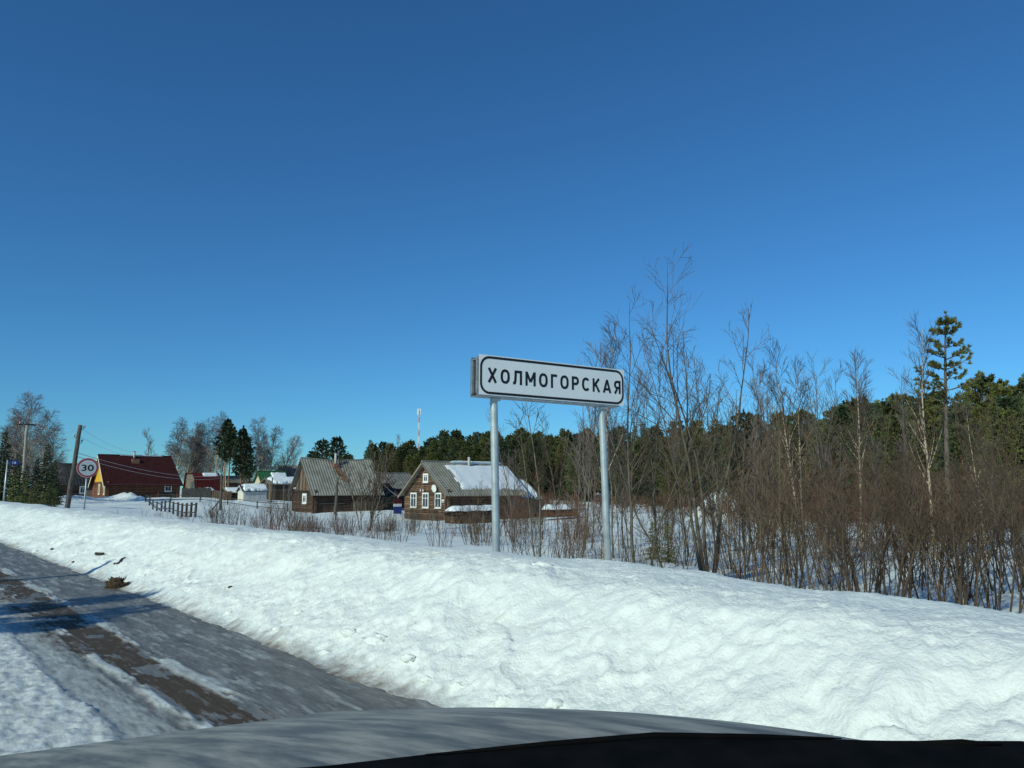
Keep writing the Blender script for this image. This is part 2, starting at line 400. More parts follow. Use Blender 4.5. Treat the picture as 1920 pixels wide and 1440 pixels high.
# ---------------------------------------------------------------- road
def road():
    xs = np.concatenate([np.arange(-6.6, .6, .12), np.arange(.6, 3.5, .016)])
    ys = np.concatenate([np.arange(-12, 2.5, .25), np.arange(2.5, 13, .03), np.arange(13, 32, .08), np.arange(32, 80, .4), np.geomspace(80, 900, 40)])
    X, Y = np.meshgrid(xs, ys)
    Xs = np.where(X < .45, .9 - X, X)          # other half: the same tracks mirrored
    wob = .05 * fbm(Y * .35, Y * 0, 3, 5) + .035 * gnoise(X * 5, Y * 1.2, 6)
    x = Xs + wob
    st = fbm(X * 9, Y * 1.1, 4, 14)            # streaks along the road
    st2 = fbm(X * 22, Y * 3.5, 3, 15)
    far = sstep(6.8, 9.5, Y)
    # 1 = bare asphalt band between tyre paths
    left = 1.72 - .34 * far + .10 * st + .02 * gnoise(X * 0, Y * .5, 9)
    asphalt = sstep(-.03, .05, x - left) * sstep(.05, -.05, x - (2.08 + .10 * st + .05 * st2))
    ridge = sstep(.075, .02, np.abs(x - 1.70 - .02 * st2)) * sstep(-.25, .10, gnoise(Y * .9, Y * 0 + 4, 33) + .25 * st2 - .25 * far)
    ridge2 = sstep(.10, .02, np.abs(x - 2.12 - .05 * st)) * sstep(-.25, .1, gnoise(Y * .7, Y * 0 + 8, 34) + .5 * st2)
    icepatch = sstep(.10, .35, fbm(X * 2.5, Y * 1.4, 3, 44) + .3 * st2) * asphalt
    thick = sstep(1.32, 1.22, x + .025 * st2 + .02 * gnoise(X * 12, Y * 12, 46))
    thin = sstep(1.72, 1.45, x + .18 * st2 - .05 * st)
    streak = sstep(.12, .50, st * .8 + .5 * st2 + .25 * fbm(X * 1.3, Y * .8, 2, 47)) * sstep(2.0, 2.25, x)
    snow = np.clip(np.maximum.reduce([thick, .68 * thin * (.8 + .3 * st2), .85 * ridge, .70 * ridge2, .36 * streak]), 0, 1)
    asp = np.clip(asphalt * (1 - .75 * icepatch), 0, 1) * (1 - np.clip(np.maximum(ridge, ridge2), 0, 1))
    tread = (np.abs(np.sin(Y * 26 + 6 * X + 3 * gnoise(X * 2, Y * 2, 48))) * .010 + .016 * fbm(X * 9, Y * 9, 3, 49)) * thick
    Z = .004 + .018 * thick + tread + .008 * thin + .018 * ridge + .014 * ridge2 + .003 * streak + .0015 * st2
    me = grid_mesh('road', X, Y, Z, None) if False else grid_mesh('road', X, Y, Z, road_mat())
    at = me.color_attributes.new('cover', 'FLOAT_COLOR', 'POINT')
    C = np.stack([snow, asp, thick, np.ones_like(snow)], -1).reshape(-1, 4)
    at.data.foreach_set('color', C.astype(np.float32).ravel())
    tag(link(me, 'road'), kind='structure')

def road_mat():
    mt, nt, b = new_mat('icy road'); N = nt.nodes; L = nt.links
    b.inputs['Specular IOR Level'].default_value = .2
    at = N.new('ShaderNodeVertexColor'); at.layer_name = 'cover'
    sp = N.new('ShaderNodeSeparateColor'); L.new(at.outputs[0], sp.inputs[0])
    tc = N.new('ShaderNodeTexCoord')
    def noise(s, stretch, det=6, ro=.6):
        mp = N.new('ShaderNodeMapping'); mp.inputs['Scale'].default_value = stretch; L.new(tc.outputs['Object'], mp.inputs[0])
        n = N.new('ShaderNodeTexNoise'); n.inputs['Scale'].default_value = s; n.inputs['Detail'].default_value = det; n.inputs['Roughness'].default_value = ro
        L.new(mp.outputs[0], n.inputs['Vector']); return n.outputs[0]
    def ramp(f, p0, c0, p1, c1):
        r = N.new('ShaderNodeValToRGB'); e = r.color_ramp.elements
        e[0].position = p0; e[0].color = (*c0, 1); e[1].position = p1; e[1].color = (*c1, 1); L.new(f, r.inputs[0]); return r.outputs[0]
    nf = noise(26, (1, .45, 1)); ns = noise(9, (2.2, .35, 1), 7, .65); nl = noise(3.0, (2.2, .5, 1)); ng = noise(120, (1, 1, 1), 3)
    ice = ramp(nl, .30, (.075, .072, .066), .72, (.23, .225, .21))
    asph = ramp(ng, .30, (.045, .032, .022), .70, (.105, .078, .055))
    snow = ramp(nf, .30, (.42, .46, .46), .62, (.70, .75, .745))
    def edge(ch, amt, nf=nf):
        """sharpen a cover mask with a fine noise"""
        a = N.new('ShaderNodeMath'); a.operation = 'MULTIPLY_ADD'; a.inputs[1].default_value = amt; a.inputs[2].default_value = -amt * .5; L.new(nf, a.inputs[0])
        s = N.new('ShaderNodeMath'); s.operation = 'ADD'; L.new(a.outputs[0], s.inputs[0]); L.new(ch, s.inputs[1]); return s.outputs[0]
    def mix(f, a, c):
        x = N.new('ShaderNodeMixRGB'); L.new(f, x.inputs[0]); L.new(a, x.inputs[1]); L.new(c, x.inputs[2]); return x.outputs[0]
    def remap(f, a, c):
        r = N.new('ShaderNodeMapRange'); r.inputs[1].default_value = a; r.inputs[2].default_value = c; L.new(f, r.inputs[0]); return r.outputs[0]
    fa = remap(edge(sp.outputs[1], 1.0), .35, .60); fs = remap(edge(sp.outputs[0], 1.3, ns), .05, 1.05)
    # thin frost streaks dragged along the wheel paths
    fr = remap(noise(34, (1.6, .16, 1), 8, .7), .52, .72); fm = N.new('ShaderNodeMath'); fm.operation = 'MULTIPLY'; fm.inputs[1].default_value = .5; L.new(fr, fm.inputs[0])
    frost = N.new('ShaderNodeRGB'); frost.outputs[0].default_value = (.46, .48, .47, 1)
    ice = mix(fm.outputs[0], ice, frost.outputs[0])
    c1 = mix(fa, ice, asph); c2 = mix(fs, c1, snow)
    L.new(c2, b.inputs['Base Color'])
    rg = N.new('ShaderNodeMixRGB'); rg.inputs[1].default_value = (.5,) * 3 + (1,); rg.inputs[2].default_value = (.8,) * 3 + (1,)
    mxm = N.new('ShaderNodeMath'); mxm.operation = 'MAXIMUM'; L.new(fa, mxm.inputs[0]); L.new(fs, mxm.inputs[1]); L.new(mxm.outputs[0], rg.inputs[0])
    L.new(rg.outputs[0], b.inputs['Roughness'])
    bp = N.new('ShaderNodeBump'); bp.inputs['Distance'].default_value = .006; L.new(nf, bp.inputs['Height']); L.new(bp.outputs[0], b.inputs['Normal'])
    return mt
road()
# ---------------------------------------------------------------- place-name sign
def text_mesh(body, size, mat_, name, offset=0.0, xscale=1.0, spacing=1.0):
    cu = bpy.data.curves.new('txt', 'FONT'); cu.body = body; cu.size = size; cu.align_x = 'CENTER'; cu.align_y = 'CENTER'
    cu.offset = offset; cu.space_character = spacing; cu.resolution_u = 4; cu.extrude = .0012
    ob = bpy.data.objects.new('txt', cu); col.objects.link(ob)
    bpy.context.view_layer.update()
    me = bpy.data.meshes.new_from_object(ob.evaluated_get(bpy.context.evaluated_depsgraph_get()))
    bpy.data.objects.remove(ob); bpy.data.curves.remove(cu)
    xsv = [v.co.x for v in me.vertices]; ysv = [v.co.y for v in me.vertices]
    cx = (max(xsv) + min(xsv)) / 2; cy = (max(ysv) + min(ysv)) / 2
    for v in me.vertices:      # upright in the X-Z plane, facing -Y
        x, y, z = v.co; v.co = ((x - cx) * xscale, -z, y - cy)
    me.name = name; me.materials.clear(); me.materials.append(mat_)
    return me, (max(xsv) - min(xsv)) * xscale, max(ysv) - min(ysv)

def rrect(x0, z0, x1, z1, r, n=8):
    pts = []
    for cx, cz, a0 in ((x1 - r, z1 - r, 0), (x0 + r, z1 - r, 90), (x0 + r, z0 + r, 180), (x1 - r, z0 + r, 270)):
        for i in range(n + 1):
            a = R(a0 + 90 * i / n); pts.append((cx + r * math.cos(a), cz + r * math.sin(a)))
    return pts

def ring(outer, inner, y0, y1):
    n = len(outer); mb = MB()
    vs = [(p[0], y0, p[1]) for p in outer] + [(p[0], y0, p[1]) for p in inner] + [(p[0], y1, p[1]) for p in outer] + [(p[0], y1, p[1]) for p in inner]
    fs = []
    for i in range(n):
        j = (i + 1) % n
        fs += [(i, j, n + j, n + i), (2 * n + i, 3 * n + i, 3 * n + j, 2 * n + j), (i, 2 * n + i, 2 * n + j, j), (n + i, n + j, 3 * n + j, 3 * n + i)]
    return mb.add(vs, fs)

def arc(cx, cz, rx, rz, a0, a1, n=16, p=1.0):
    out = []
    for i in range(n + 1):
        t = R(a0 + (a1 - a0) * i / n); c, q = math.cos(t), math.sin(t)
        out.append((cx + rx * math.copysign(abs(c) ** p, c), cz + rz * math.copysign(abs(q) ** p, q)))
    return out
def road_letters(text, x0, x1, zc, cap, th=.185):
    """strokes of upright road-sign capitals; x0..x1 along the board, centred on zc"""
    h = th / 2; t1 = 1 - h
    G = {'Х': (.74, [[(.09, 0), (.65, 1)], [(.09, 1), (.65, 0)]]),
         'О': (.74, [arc(.37, .5, .37 - h, .5 - h, 0, 360, 32, .82)]),
         'Л': (.72, [[(-.02, h), (.06, h + .01), (.13, .12), (.17, .30), (.19, .6), (.195, t1), (.72 - h, t1), (.72 - h, 0)]]),
         'М': (.86, [[(h, 0), (h, 1)], [(h, .97), (.43, .28)], [(.43, .28), (.86 - h, .97)], [(.86 - h, 0), (.86 - h, 1)]]),
         'Г': (.54, [[(h, 0), (h, t1), (.54, t1)]]),
         'Р': (.64, [[(h, 0), (h, 1)], [(h, t1), (.36, t1)] + arc(.36, .68, .28 - h, .32 - h, 90, -90, 10)[1:-1] + [(.36, .36 + h), (h, .36 + h)]]),
         'С': (.70, [arc(.37, .5, .37 - h, .5 - h, 42, 318, 26, .85)]),
         'К': (.68, [[(h, 0), (h, 1)], [(h, .40), (.60, 1)], [(.26, .60), (.62, 0)]]),
         'А': (.78, [[(.08, 0), (.39, .98)], [(.39, .98), (.70, 0)], [(.17, .27), (.61, .27)]]),
         'Я': (.64, [[(.64 - h, 0), (.64 - h, 1)], [(.64 - h, t1), (.28, t1)] + arc(.28, .68, .28 - h, .32 - h, 90, 270, 10)[1:-1] + [(.28, .36 + h), (.64 - h, .36 + h)], [(.30, .38), (.08, 0)]])}
    tot = sum(G[c][0] for c in text); gap = ((x1 - x0) / cap - tot) / (len(text) - 1)
    mb = MB(); x = x0; lay = 0
    for c in text:
        w, strokes = G[c]
        for st in strokes:
            lay += 1; y = -.0795 - .00012 * (lay % 5); n = len(st); closed = math.dist(st[0], st[-1]) < 1e-6
            L, Rr = [], []
            for i, p in enumerate(st):
                a = st[i - 1] if i else (st[-2] if closed else None); b = st[i + 1] if i < n - 1 else (st[1] if closed else None)
                d = [Vector((q[0] - o[0], q[1] - o[1])).normalized() for o, q in ((a, p), (p, b)) if o is not None and q is not None]
                v = (sum(d, Vector((0, 0)))).normalized(); k = 1 / max(.6, v.dot(d[0])); nn = Vector((-v.y, v.x)) * h * k
                L.append((p[0] + nn.x, p[1] + nn.y)); Rr.append((p[0] - nn.x, p[1] - nn.y))
            P = [(x + q[0] * cap, y, zc + (q[1] - .5) * cap) for q in L + Rr]
            mb.add(P + [(u, y + .0008, v) for u, _, v in P], [f for i in range(n - 1) for f in ((i, i + 1, n + i + 1, n + i), (2 * n + i, 2 * n + i + 1, i + 1, i), (n + i, n + i + 1, 3 * n + i + 1, 3 * n + i))])
        x += (w + gap) * cap
    return mb
def place_sign():
    BL = pix(898, 739.2, 8.86); BR = pix(1170.8, 761, 10.0); TL = pix(895.4, 662.7, 8.86)
    d = BR - BL; yaw = math.atan2(d.y, d.x); Wd = d.length; Hd = (TL - BL).length
    o_ = Matrix.Rotation(yaw, 3, 'Z') @ Vector((0, .078, 0)); BL = BL + o_
    root = empty('place_name_sign', (BL.x, BL.y, 0), yaw, 'white village name board with black lettering on two galvanised posts', 'road sign')
    tilt = -math.atan2(d.z, math.hypot(d.x, d.y))
    fwd = .018       # the top of the board hangs slightly forward
    def T(me):       # the board hangs slightly askew: its far end sits higher
        me.transform(Matrix.Translation((0, 0, BL.z)) @ Matrix.Rotation(tilt, 4, 'Y')); return me
    fp = link(T(MB().box((0, -.078, 0), (Wd, -.074, Hd)).mesh('front_panel', M['sign_white'])), 'front_panel', root)
    link(T(ring(rrect(.012, .012, Wd - .012, Hd - .012, .125), rrect(.037, .040, Wd - .037, Hd - .040, .10), -.0805, -.0782).mesh('border', M['sign_black'])), 'border', fp)
    me = road_letters('ХОЛМОГОРСКАЯ', Wd * .052, Wd * .972, Hd * .5, .172).mesh('lettering', M['sign_black'])
    link(T(me), 'lettering', fp)
    link(T(MB().box((-.03, .070, -.02), (Wd - .07, .075, Hd - .02)).mesh('back_panel', M['galv_dark'])), 'back_panel', root)
    for z0 in (-.022, Hd - .06):
        link(T(MB().box((-.028, -.072, z0), (Wd - .08, .068, z0 + .006)).box((-.028, -.072, z0 + .0062), (Wd - .08, -.066, z0 + .04)).box((-.028, .060, z0 + .0062), (Wd - .08, .068, z0 + .04)).mesh('rail', M['galv_dark'])), 'rail', root)
    for x0 in (-.026, Wd - .13):
        for ya, yb in ((-.0655, -.045), (.040, .0595)):
            link(T(MB().box((x0, ya, .0195), (x0 + .03, yb, Hd - .062)).mesh('end_stile', M['galv_dark'])), 'end_stile', root)
    mw = Matrix.Translation((BL.x, BL.y, 0)) @ Matrix.Rotation(yaw, 4, 'Z'); inv = mw.inverted()
    for x, lean in ((.245, .06), (1.86, .085)):
        q = inv @ Vector((0, 0, 0))
        p = MB().tube([(x + lean, 0, -.3), (x + lean * .45, 0, 1.2), (x, 0, BL.z - .03 + x * -math.tan(tilt)), (x, 0, BL.z + .25)], .0445, 20).build('post', M['galv'], root, True)
        MB().box((x - .055, -.0655, BL.z - .06 - x * math.tan(tilt)), (x + .055, -.0455, BL.z - .026 - x * math.tan(tilt))).build('clamp', M['galv_dark'], p)
    return root
place_sign()

# ---------------------------------------------------------------- speed limit sign
def disc(mb, r, y0, y1, n=40, r_in=0.0):
    o = [(r * math.cos(2 * math.pi * i / n), r * math.sin(2 * math.pi * i / n)) for i in range(n)]
    if r_in: 
        q = [(r_in * math.cos(2 * math.pi * i / n), r_in * math.sin(2 * math.pi * i / n)) for i in range(n)]
        return ring(o, q, y0, y1)
    return mb.prism(o, 1, y0, y1)

def speed_sign():
    p = gpt(159.5, 28.3); top = pix(168, 877, 28.3)
    root = empty('speed_limit_sign', p, R(-6), 'round speed limit sign reading 30 with red rim on grey post', 'road sign')
    h = top.z - p.z; sx = .03
    def T(me): me.transform(Matrix.Translation((sx, 0, h))); return me
    link(T(disc(MB(), .365, -.052, -.045).mesh('plate', M['sign_pink'])), 'plate', root)
    link(T(disc(MB(), .340, -.058, -.0525, r_in=.288).mesh('rim', M['sign_red'])), 'rim', root)
    link(T(disc(MB(), .288, -.0560, -.0525).mesh('face', M['sign_grey'])), 'face', root)
    me, w, hh = text_mesh('30', .4, M['sign_black'], 'numerals', .008, 1.0, 1.0)
    me.transform(Matrix.Translation((0, -.0575, 0)) @ Matrix.Diagonal((.40 / w, 1, .235 / hh, 1)))
    link(T(me), 'numerals', root)
    MB().tube([(0, 0, -.5), (sx, 0, h + .25)], .03, 12).build('post', M['galv_dark'], root, True)
    link(T(MB().box((-.05, -.0445, -.02), (.05, .032, .02)).mesh('bracket', M['galv_dark'])), 'bracket', root)
speed_sign()

def km_sign():
    p = gpt(8, 50); t = pix(16, 862, 50)
    root = empty('kilometre_post', p, R(-3), 'thin grey post with small blue kilometre plate beside the spruces', 'road sign')
    d = t - p
    MB().tube([(0, 0, -.4), (d.x * .95, 0, d.z)], .045, 10).build('post', M['galv'], root, True)
    x0 = d.x * .95 + .12
    pl = MB().box((x0, -.03, d.z - .32), (x0 + .52, -.02, d.z - .03)).build('plate', M['sign_blue'], root)
    me, w, hh = text_mesh('18', .2, M['white_paint'], 'numerals', .004)
    me.transform(Matrix.Translation((x0 + .26, -.034, d.z - .175)) @ Matrix.Diagonal((.20 / w, 1, .15 / hh, 1)))
    link(me, 'numerals', pl)
    MB().box((d.x * .95 - .02, -.0195, d.z - .22), (x0 + .1, .0, d.z - .16)).build('bracket', M['galv_dark'], root)
km_sign()
# ---------------------------------------------------------------- houses
# local frame of a house: x along the ridge away from the gable (gable at x = 0), y across (y = 0 is the side towards the road), z up
rng = random.Random(7)

class House:
    def __init__(s, name, loc, rz, L, W, eave, ridge, label, cat='house', ove=.45, ovg=.5, sag=0.0, group=None):
        s.L, s.W, s.e, s.r, s.ove, s.ovg, s.sag = L, W, eave, ridge, ove, ovg, sag
        s.root = empty(name, loc, rz, label, cat, group)
        s.slope = (ridge - eave) / (W / 2)
    def core(s, mat_, depth=-1.5):
        MB().box((.1, .1, depth), (s.L - .1, s.W - .1, s.e)).prism([(.1, s.e), (s.W - .1, s.e), (s.W / 2, s.r - .12)], 0, .1, s.L - .1).build('wall', mat_, s.root)
    def logs(s, mat_, r=.12, z0=-.4, gable=True, gmat=None):
        st = r * 1.78
        n = int((s.e - z0) / st) + 1
        side = MB().tube([(-.22, 0, 0), (s.L + .2, 0, 0)], r, 8).mesh('log', mat_)
        front = MB().tube([(0, -.2, 0), (0, s.W + .2, 0)], r, 8).mesh('log', gmat or mat_)
        for i in range(n):
            z = z0 + i * st
            o = link(side, 'log', s.root); o.location = (0, .1, z)
            o = link(front, 'log', s.root); o.location = (.1, 0, z + st / 2)
        if gable:
            z = z0 + n * st
            while z < s.r - .25:
                half = (s.r - z) / s.slope - .08
                o = link(front, 'log', s.root); o.location = (.1, s.W / 2 - half, z + st / 2 - .05); o.scale = (1, 2 * half / (s.W + .4), 1)
                o.location.y += .2 * o.scale.y
                z += st
    def gable_boards(s, mats, bw=.2, z_lo=None, holes=()):
        """vertical boards of the gable triangle"""
        zl = s.e if z_lo is None else z_lo
        y = .05
        while y < s.W - .05:
            y1 = min(y + bw * rng.uniform(.8, 1.2), s.W - .05); ym = (y + y1) / 2
            zt = s.r - abs(ym - s.W / 2) * s.slope - .1
            if zt > zl + .1:
                segs = [(zl, zt)]
                for (ha, hb, z0, z1) in holes:
                    if ha < ym < hb: segs = [q for q in ((zl, z0), (z1, zt)) if q[1] > q[0] + .05]
                for (a, b) in segs:
                    MB().box((.0 + rng.uniform(-.012, .012), y + .008, a), (.1, y1 - .008, b)).build('board', rng.choice(mats), s.root)
            y = y1
    def side_boards(s, mats, z0, z1, x0, x1, bw=.22):
        x = x0
        while x < x1 - .02:
            xb = min(x + bw * rng.uniform(.85, 1.15), x1)
            MB().box((x + .008, -.10 + rng.uniform(-.015, .015), z0), (xb - .008, -.03, z1 + rng.uniform(-.04, .04))).build('board', rng.choice(mats), s.root)
            x = xb
    def P(s, side, x, t, off=0.0):
        """point on the roof: t 0 eave .. 1 ridge, off along the normal"""
        ze = s.e - s.ove * s.slope
        y = -s.ove + t * (s.W / 2 + s.ove); z = ze + t * (s.r + .05 - ze)
        z -= s.sag * math.sin(math.pi * min(max(x / s.L, 0), 1)) * t
        nl = math.hypot(1, s.slope)
        y -= off * s.slope / nl; z += off / nl
        if side: y = s.W - y
        return (x, y, z)
    def roof(s, mat_, period=.3, amp=.025, flat=False, hip=0.0, mat2=None):
        for side in (0, 1):
            n = 2 if flat else int((s.L + 2 * s.ovg) / (period / 6))
            nt = 5
            mb = MB(); vs = []; fs = []
            for lay in (0, 1):
                for i in range(n + 1):
                    for k in range(nt):
                        t = k / (nt - 1)
                        x = -s.ovg + (s.L + 2 * s.ovg) * i / n
                        if hip: x = min(x, s.L + s.ovg - hip * t)
                        vs.append(s.P(side, x, t, (0 if flat else amp * math.sin(2 * math.pi * i / 6)) + .03 - .05 * lay))
            m_ = (n + 1) * nt
            for i in range(n):
                for k in range(nt - 1):
                    a = i * nt + k
                    fs += [(a, a + nt, a + nt + 1, a + 1), (m_ + a, m_ + a + 1, m_ + a + nt + 1, m_ + a + nt)]
            for i in range(n):
                a = i * nt; fs.append((a, m_ + a, m_ + a + nt, a + nt))
            mb.add(vs, fs)
            rf = mb.build('roof', (mat2 if side and mat2 else mat_), s.root)
        MB().tube([(x, s.W / 2, s.P(0, x, 1)[2] + .045) for x in np.linspace(-s.ovg, s.L + s.ovg - hip, 9)], .09, 6).build('ridge_cap', mat_, s.root)
        return rf
    def bargeboards(s, mat_, w=.2):
        for side in (0, 1):
            a = s.P(side, -s.ovg, 0, -.03); b = s.P(side, -s.ovg, 1, -.03)
            MB().add([(a[0] - .03, a[1], a[2] - w), (b[0] - .03, b[1], b[2] - w), (b[0] - .03, b[1], b[2]), (a[0] - .03, a[1], a[2]),
                      (a[0], a[1], a[2] - w), (b[0], b[1], b[2] - w), (b[0], b[1], b[2]), (a[0], a[1], a[2])],
                     [(0, 1, 2, 3), (7, 6, 5, 4), (0, 4, 5, 1), (1, 5, 6, 2), (2, 6, 7, 3), (3, 7, 4, 0)]).build('bargeboard', mat_, s.root)
    def snow(s, x0, x1, t0, t1, th=.14, seed=1, name='roof_snow', side=0, rag=1.0):
        nx, nt = 70, 30
        U, T = np.meshgrid(np.linspace(0, 1, nx), np.linspace(0, 1, nt))
        e = (.10 * fbm(U * 6, T * 2, 3, seed) + .05 * gnoise(U * 25, T * 3, seed + 3)) * rag
        mask = sstep(.0, .07, U + e * .7 - .06) * sstep(.0, .07, 1 - U + e * .5 - .02) * sstep(0, .12, T + e - .08) * sstep(.0, .06, 1.0 - T + e * .3)
        vs = []
        for k in range(nt):
            for i in range(nx):
                x = x0 + (x1 - x0) * U[k, i]; t = t0 + (t1 - t0) * T[k, i]
                rip = .5 + .5 * math.sin(x * 2 * math.pi / .3)
                vs.append(s.P(side, x, t, -.03 + mask[k, i] * (th + .025 * rip + .05 * float(gnoise(np.array(x * .8), np.array(t * 3.), seed))) + .05 * (mask[k, i] > .02)))
        fs = [(k * nx + i, k * nx + i + 1, (k + 1) * nx + i + 1, (k + 1) * nx + i) for k in range(nt - 1) for i in range(nx - 1)]
        o = MB().add(vs, fs).build(name, M['snow_clean'], s.root, True)
        return o
    def window(s, face, u, z0, w, h, fr=.11, mat_=None, mull=True, sill=True, proud=.03):
        """face 'g' gable (u along y) or 's' side (u along x)"""
        mt = mat_ or M['white_paint']
        d = -.03 - proud
        def bx(a0, a1, b0, b1, c0, c1):   # u-range, depth range (towards outside negative), z-range
            if face == 's': return (a0, b0, c0), (a1, b1, c1)
            return (b0, a0, c0), (b1, a1, c1)
        fm = MB()
        for q in (bx(u - w / 2, u + w / 2, d - .05, d + .03, z0, z0 + fr), bx(u - w / 2, u + w / 2, d - .05, d + .03, z0 + h - fr * 1.2, z0 + h),
                  bx(u - w / 2, u - w / 2 + fr, d - .05, d + .03, z0 + fr, z0 + h - fr * 1.2), bx(u + w / 2 - fr, u + w / 2, d - .05, d + .03, z0 + fr, z0 + h - fr * 1.2)): fm.box(*q)
        win = MB().box(*bx(u - w / 2 + fr, u + w / 2 - fr, d - .012, d + .02, z0 + fr, z0 + h - fr * 1.2)).build('window', M['glass'], s.root)
        fm.build('frame', mt, win)
        if mull:
            mm = MB(); zt = z0 + h * .62
            mm.box(*bx(u - w / 2 + fr, u + w / 2 - fr, d - .035, d - .013, zt, zt + .05))
            mm.box(*bx(u - .025, u + .025, d - .035, d - .013, z0 + fr, zt)); mm.box(*bx(u - .025, u + .025, d - .035, d - .013, zt + .05, z0 + h - fr * 1.2))
            mm.build('muntin', mt, win)
        if sill: MB().box(*bx(u - w / 2 - .05, u + w / 2 + .05, d - .09, d - .002, z0 - .05, z0 - .002)).build('sill', mt, win)
    def corner_boards(s, mat_, z0, z1, w=.22):
        for x in (0, s.L):
            MB().box((x - .14 if x == 0 else x - .1, -.13, z0), (x + .12 if x == 0 else x + .14, -.02, z1)).build('corner_board', mat_, s.root)
    def pipe(s, x, t, h, r=.12, side=0, cap=True, base=None):
        a = s.P(side, x, t)
        p = MB().tube([(a[0], a[1], a[2] - .2), (a[0], a[1], a[2] + h)], r, 10).build('chimney', M['pipe'], s.root, True)
        if cap: MB().tube([(a[0], a[1], a[2] + h + .005), (a[0], a[1], a[2] + h + .1)], [r * 1.25, r * .6], 10).build('chimney_cap', M['black'], p)
        if base: MB().box((a[0] - base, a[1] - base, a[2] - .45), (a[0] + base, a[1] + base, a[2] + .28)).build('chimney_base', M['brick'], p)

# --- the log house with three white windows
def log_house():
    p = pix(838, 978, 70)
    h = House('log_house', (p.x, p.y, p.z), R(3), 9.2, 6.5, 2.75, 5.45, 'brown log house with three white gable windows and snow on grey corrugated roof', ove=.55, ovg=.55)
    h.core(M['log_dark']); h.logs(M['log'], .125)
    h.roof(M['slate'], .32, .022); h.bargeboards(M['plank_grey'], .22)
    h.snow(1.3, 10.2, .10, .93, .09, 4, rag=.45); h.snow(2.3, 9.6, .965, 1.0, .22, 9, 'ridge_snow')
    for y in (1.25, 3.2, 5.1): h.window('g', y, 1.18, .98, 1.42)
    h.window('g', 3.2, 3.55, .8, .85, .15)
    # lower skirting of weathered boards
    y = -.1
    while y < 6.6:
        MB().box((-.07, y, -.5), (-.035, min(y + 1.4, 6.6) - .02, .32)).box((-.07, y, .335), (-.035, min(y + 1.4, 6.6) - .02, .62)).build('skirting_board', rng.choice([M['plank_dark'], M['log_dark']]), h.root); y += 1.4
    h.pipe(4.9, .88, .95, .13, cap=False)
    d = MB()
    n = 20
    vs = [(-.28, 0, 0)] + [(-.22 - .08 * 0, .30 * math.cos(2 * math.pi * i / n), .36 * math.sin(2 * math.pi * i / n)) for i in range(n)] + [(-.25, .30 * math.cos(2 * math.pi * i / n), .36 * math.sin(2 * math.pi * i / n)) for i in range(n)]
    d.add([(-.20, 0, 0)] + vs[1:n + 1], [(0, 1 + i, 1 + (i + 1) % n) for i in range(n)]); d.add([(-.235, 0, 0)] + vs[n + 1:], [(0, 1 + (i + 1) % n, 1 + i) for i in range(n)])
    dish = d.build('satellite_dish', M['white_paint'], None, True); dish.location = (p.x, p.y, p.z); 
    dish.location = h.root.matrix_basis @ Vector((-.1, 1.6, 3.02)); dish.rotation_euler = (0, R(-8), R(12))
    tag(dish, 'round white satellite dish on the gable of the log house', 'satellite dish')
    arm = MB().tube([(.16, 0, -.05), (-.2, 0, 0)], .03, 6).tube([(-.2, 0, -.34), (-.55, 0, -.05)], .015, 5).build('arm', M['galv_dark'], dish)
    for y in (3.55, 3.95):
        MB().tube([(-.1, y, 2.72), (-.12, y, 2.90)], .06, 8).build('insulator', M['white_paint'], h.root)
    pl = MB().box((-.045, .22, 1.72), (-.035, .72, 1.98)).build('house_number_plate', M['sign_white'], h.root)
    MB().box((-.049, .26, 1.77), (-.0455, .68, 1.84)).build('plate_band', M['sign_blue'], pl)
    # annex at the far end, roof running lower
    a = House('log_annex', (0, 0, 0), 0, 3.4, 5.0, 2.2, 3.9, 'x', ove=.35, ovg=.1)
    a.root.name = 'annex'; a.root.parent = h.root; a.root.location = (9.25, .5, -.1)
    for k in ('label', 'category'): del a.root[k]
    a.core(M['plank_dark']); a.roof(M['slate_old'], .34, .03); a.snow(-.1, 3.3, .02, .98, .2, 15)
    a.side_boards([M['plank_grey'], M['plank_dark']], -.3, 2.1, 0, 3.4, .3)
    return h
hA = log_house()

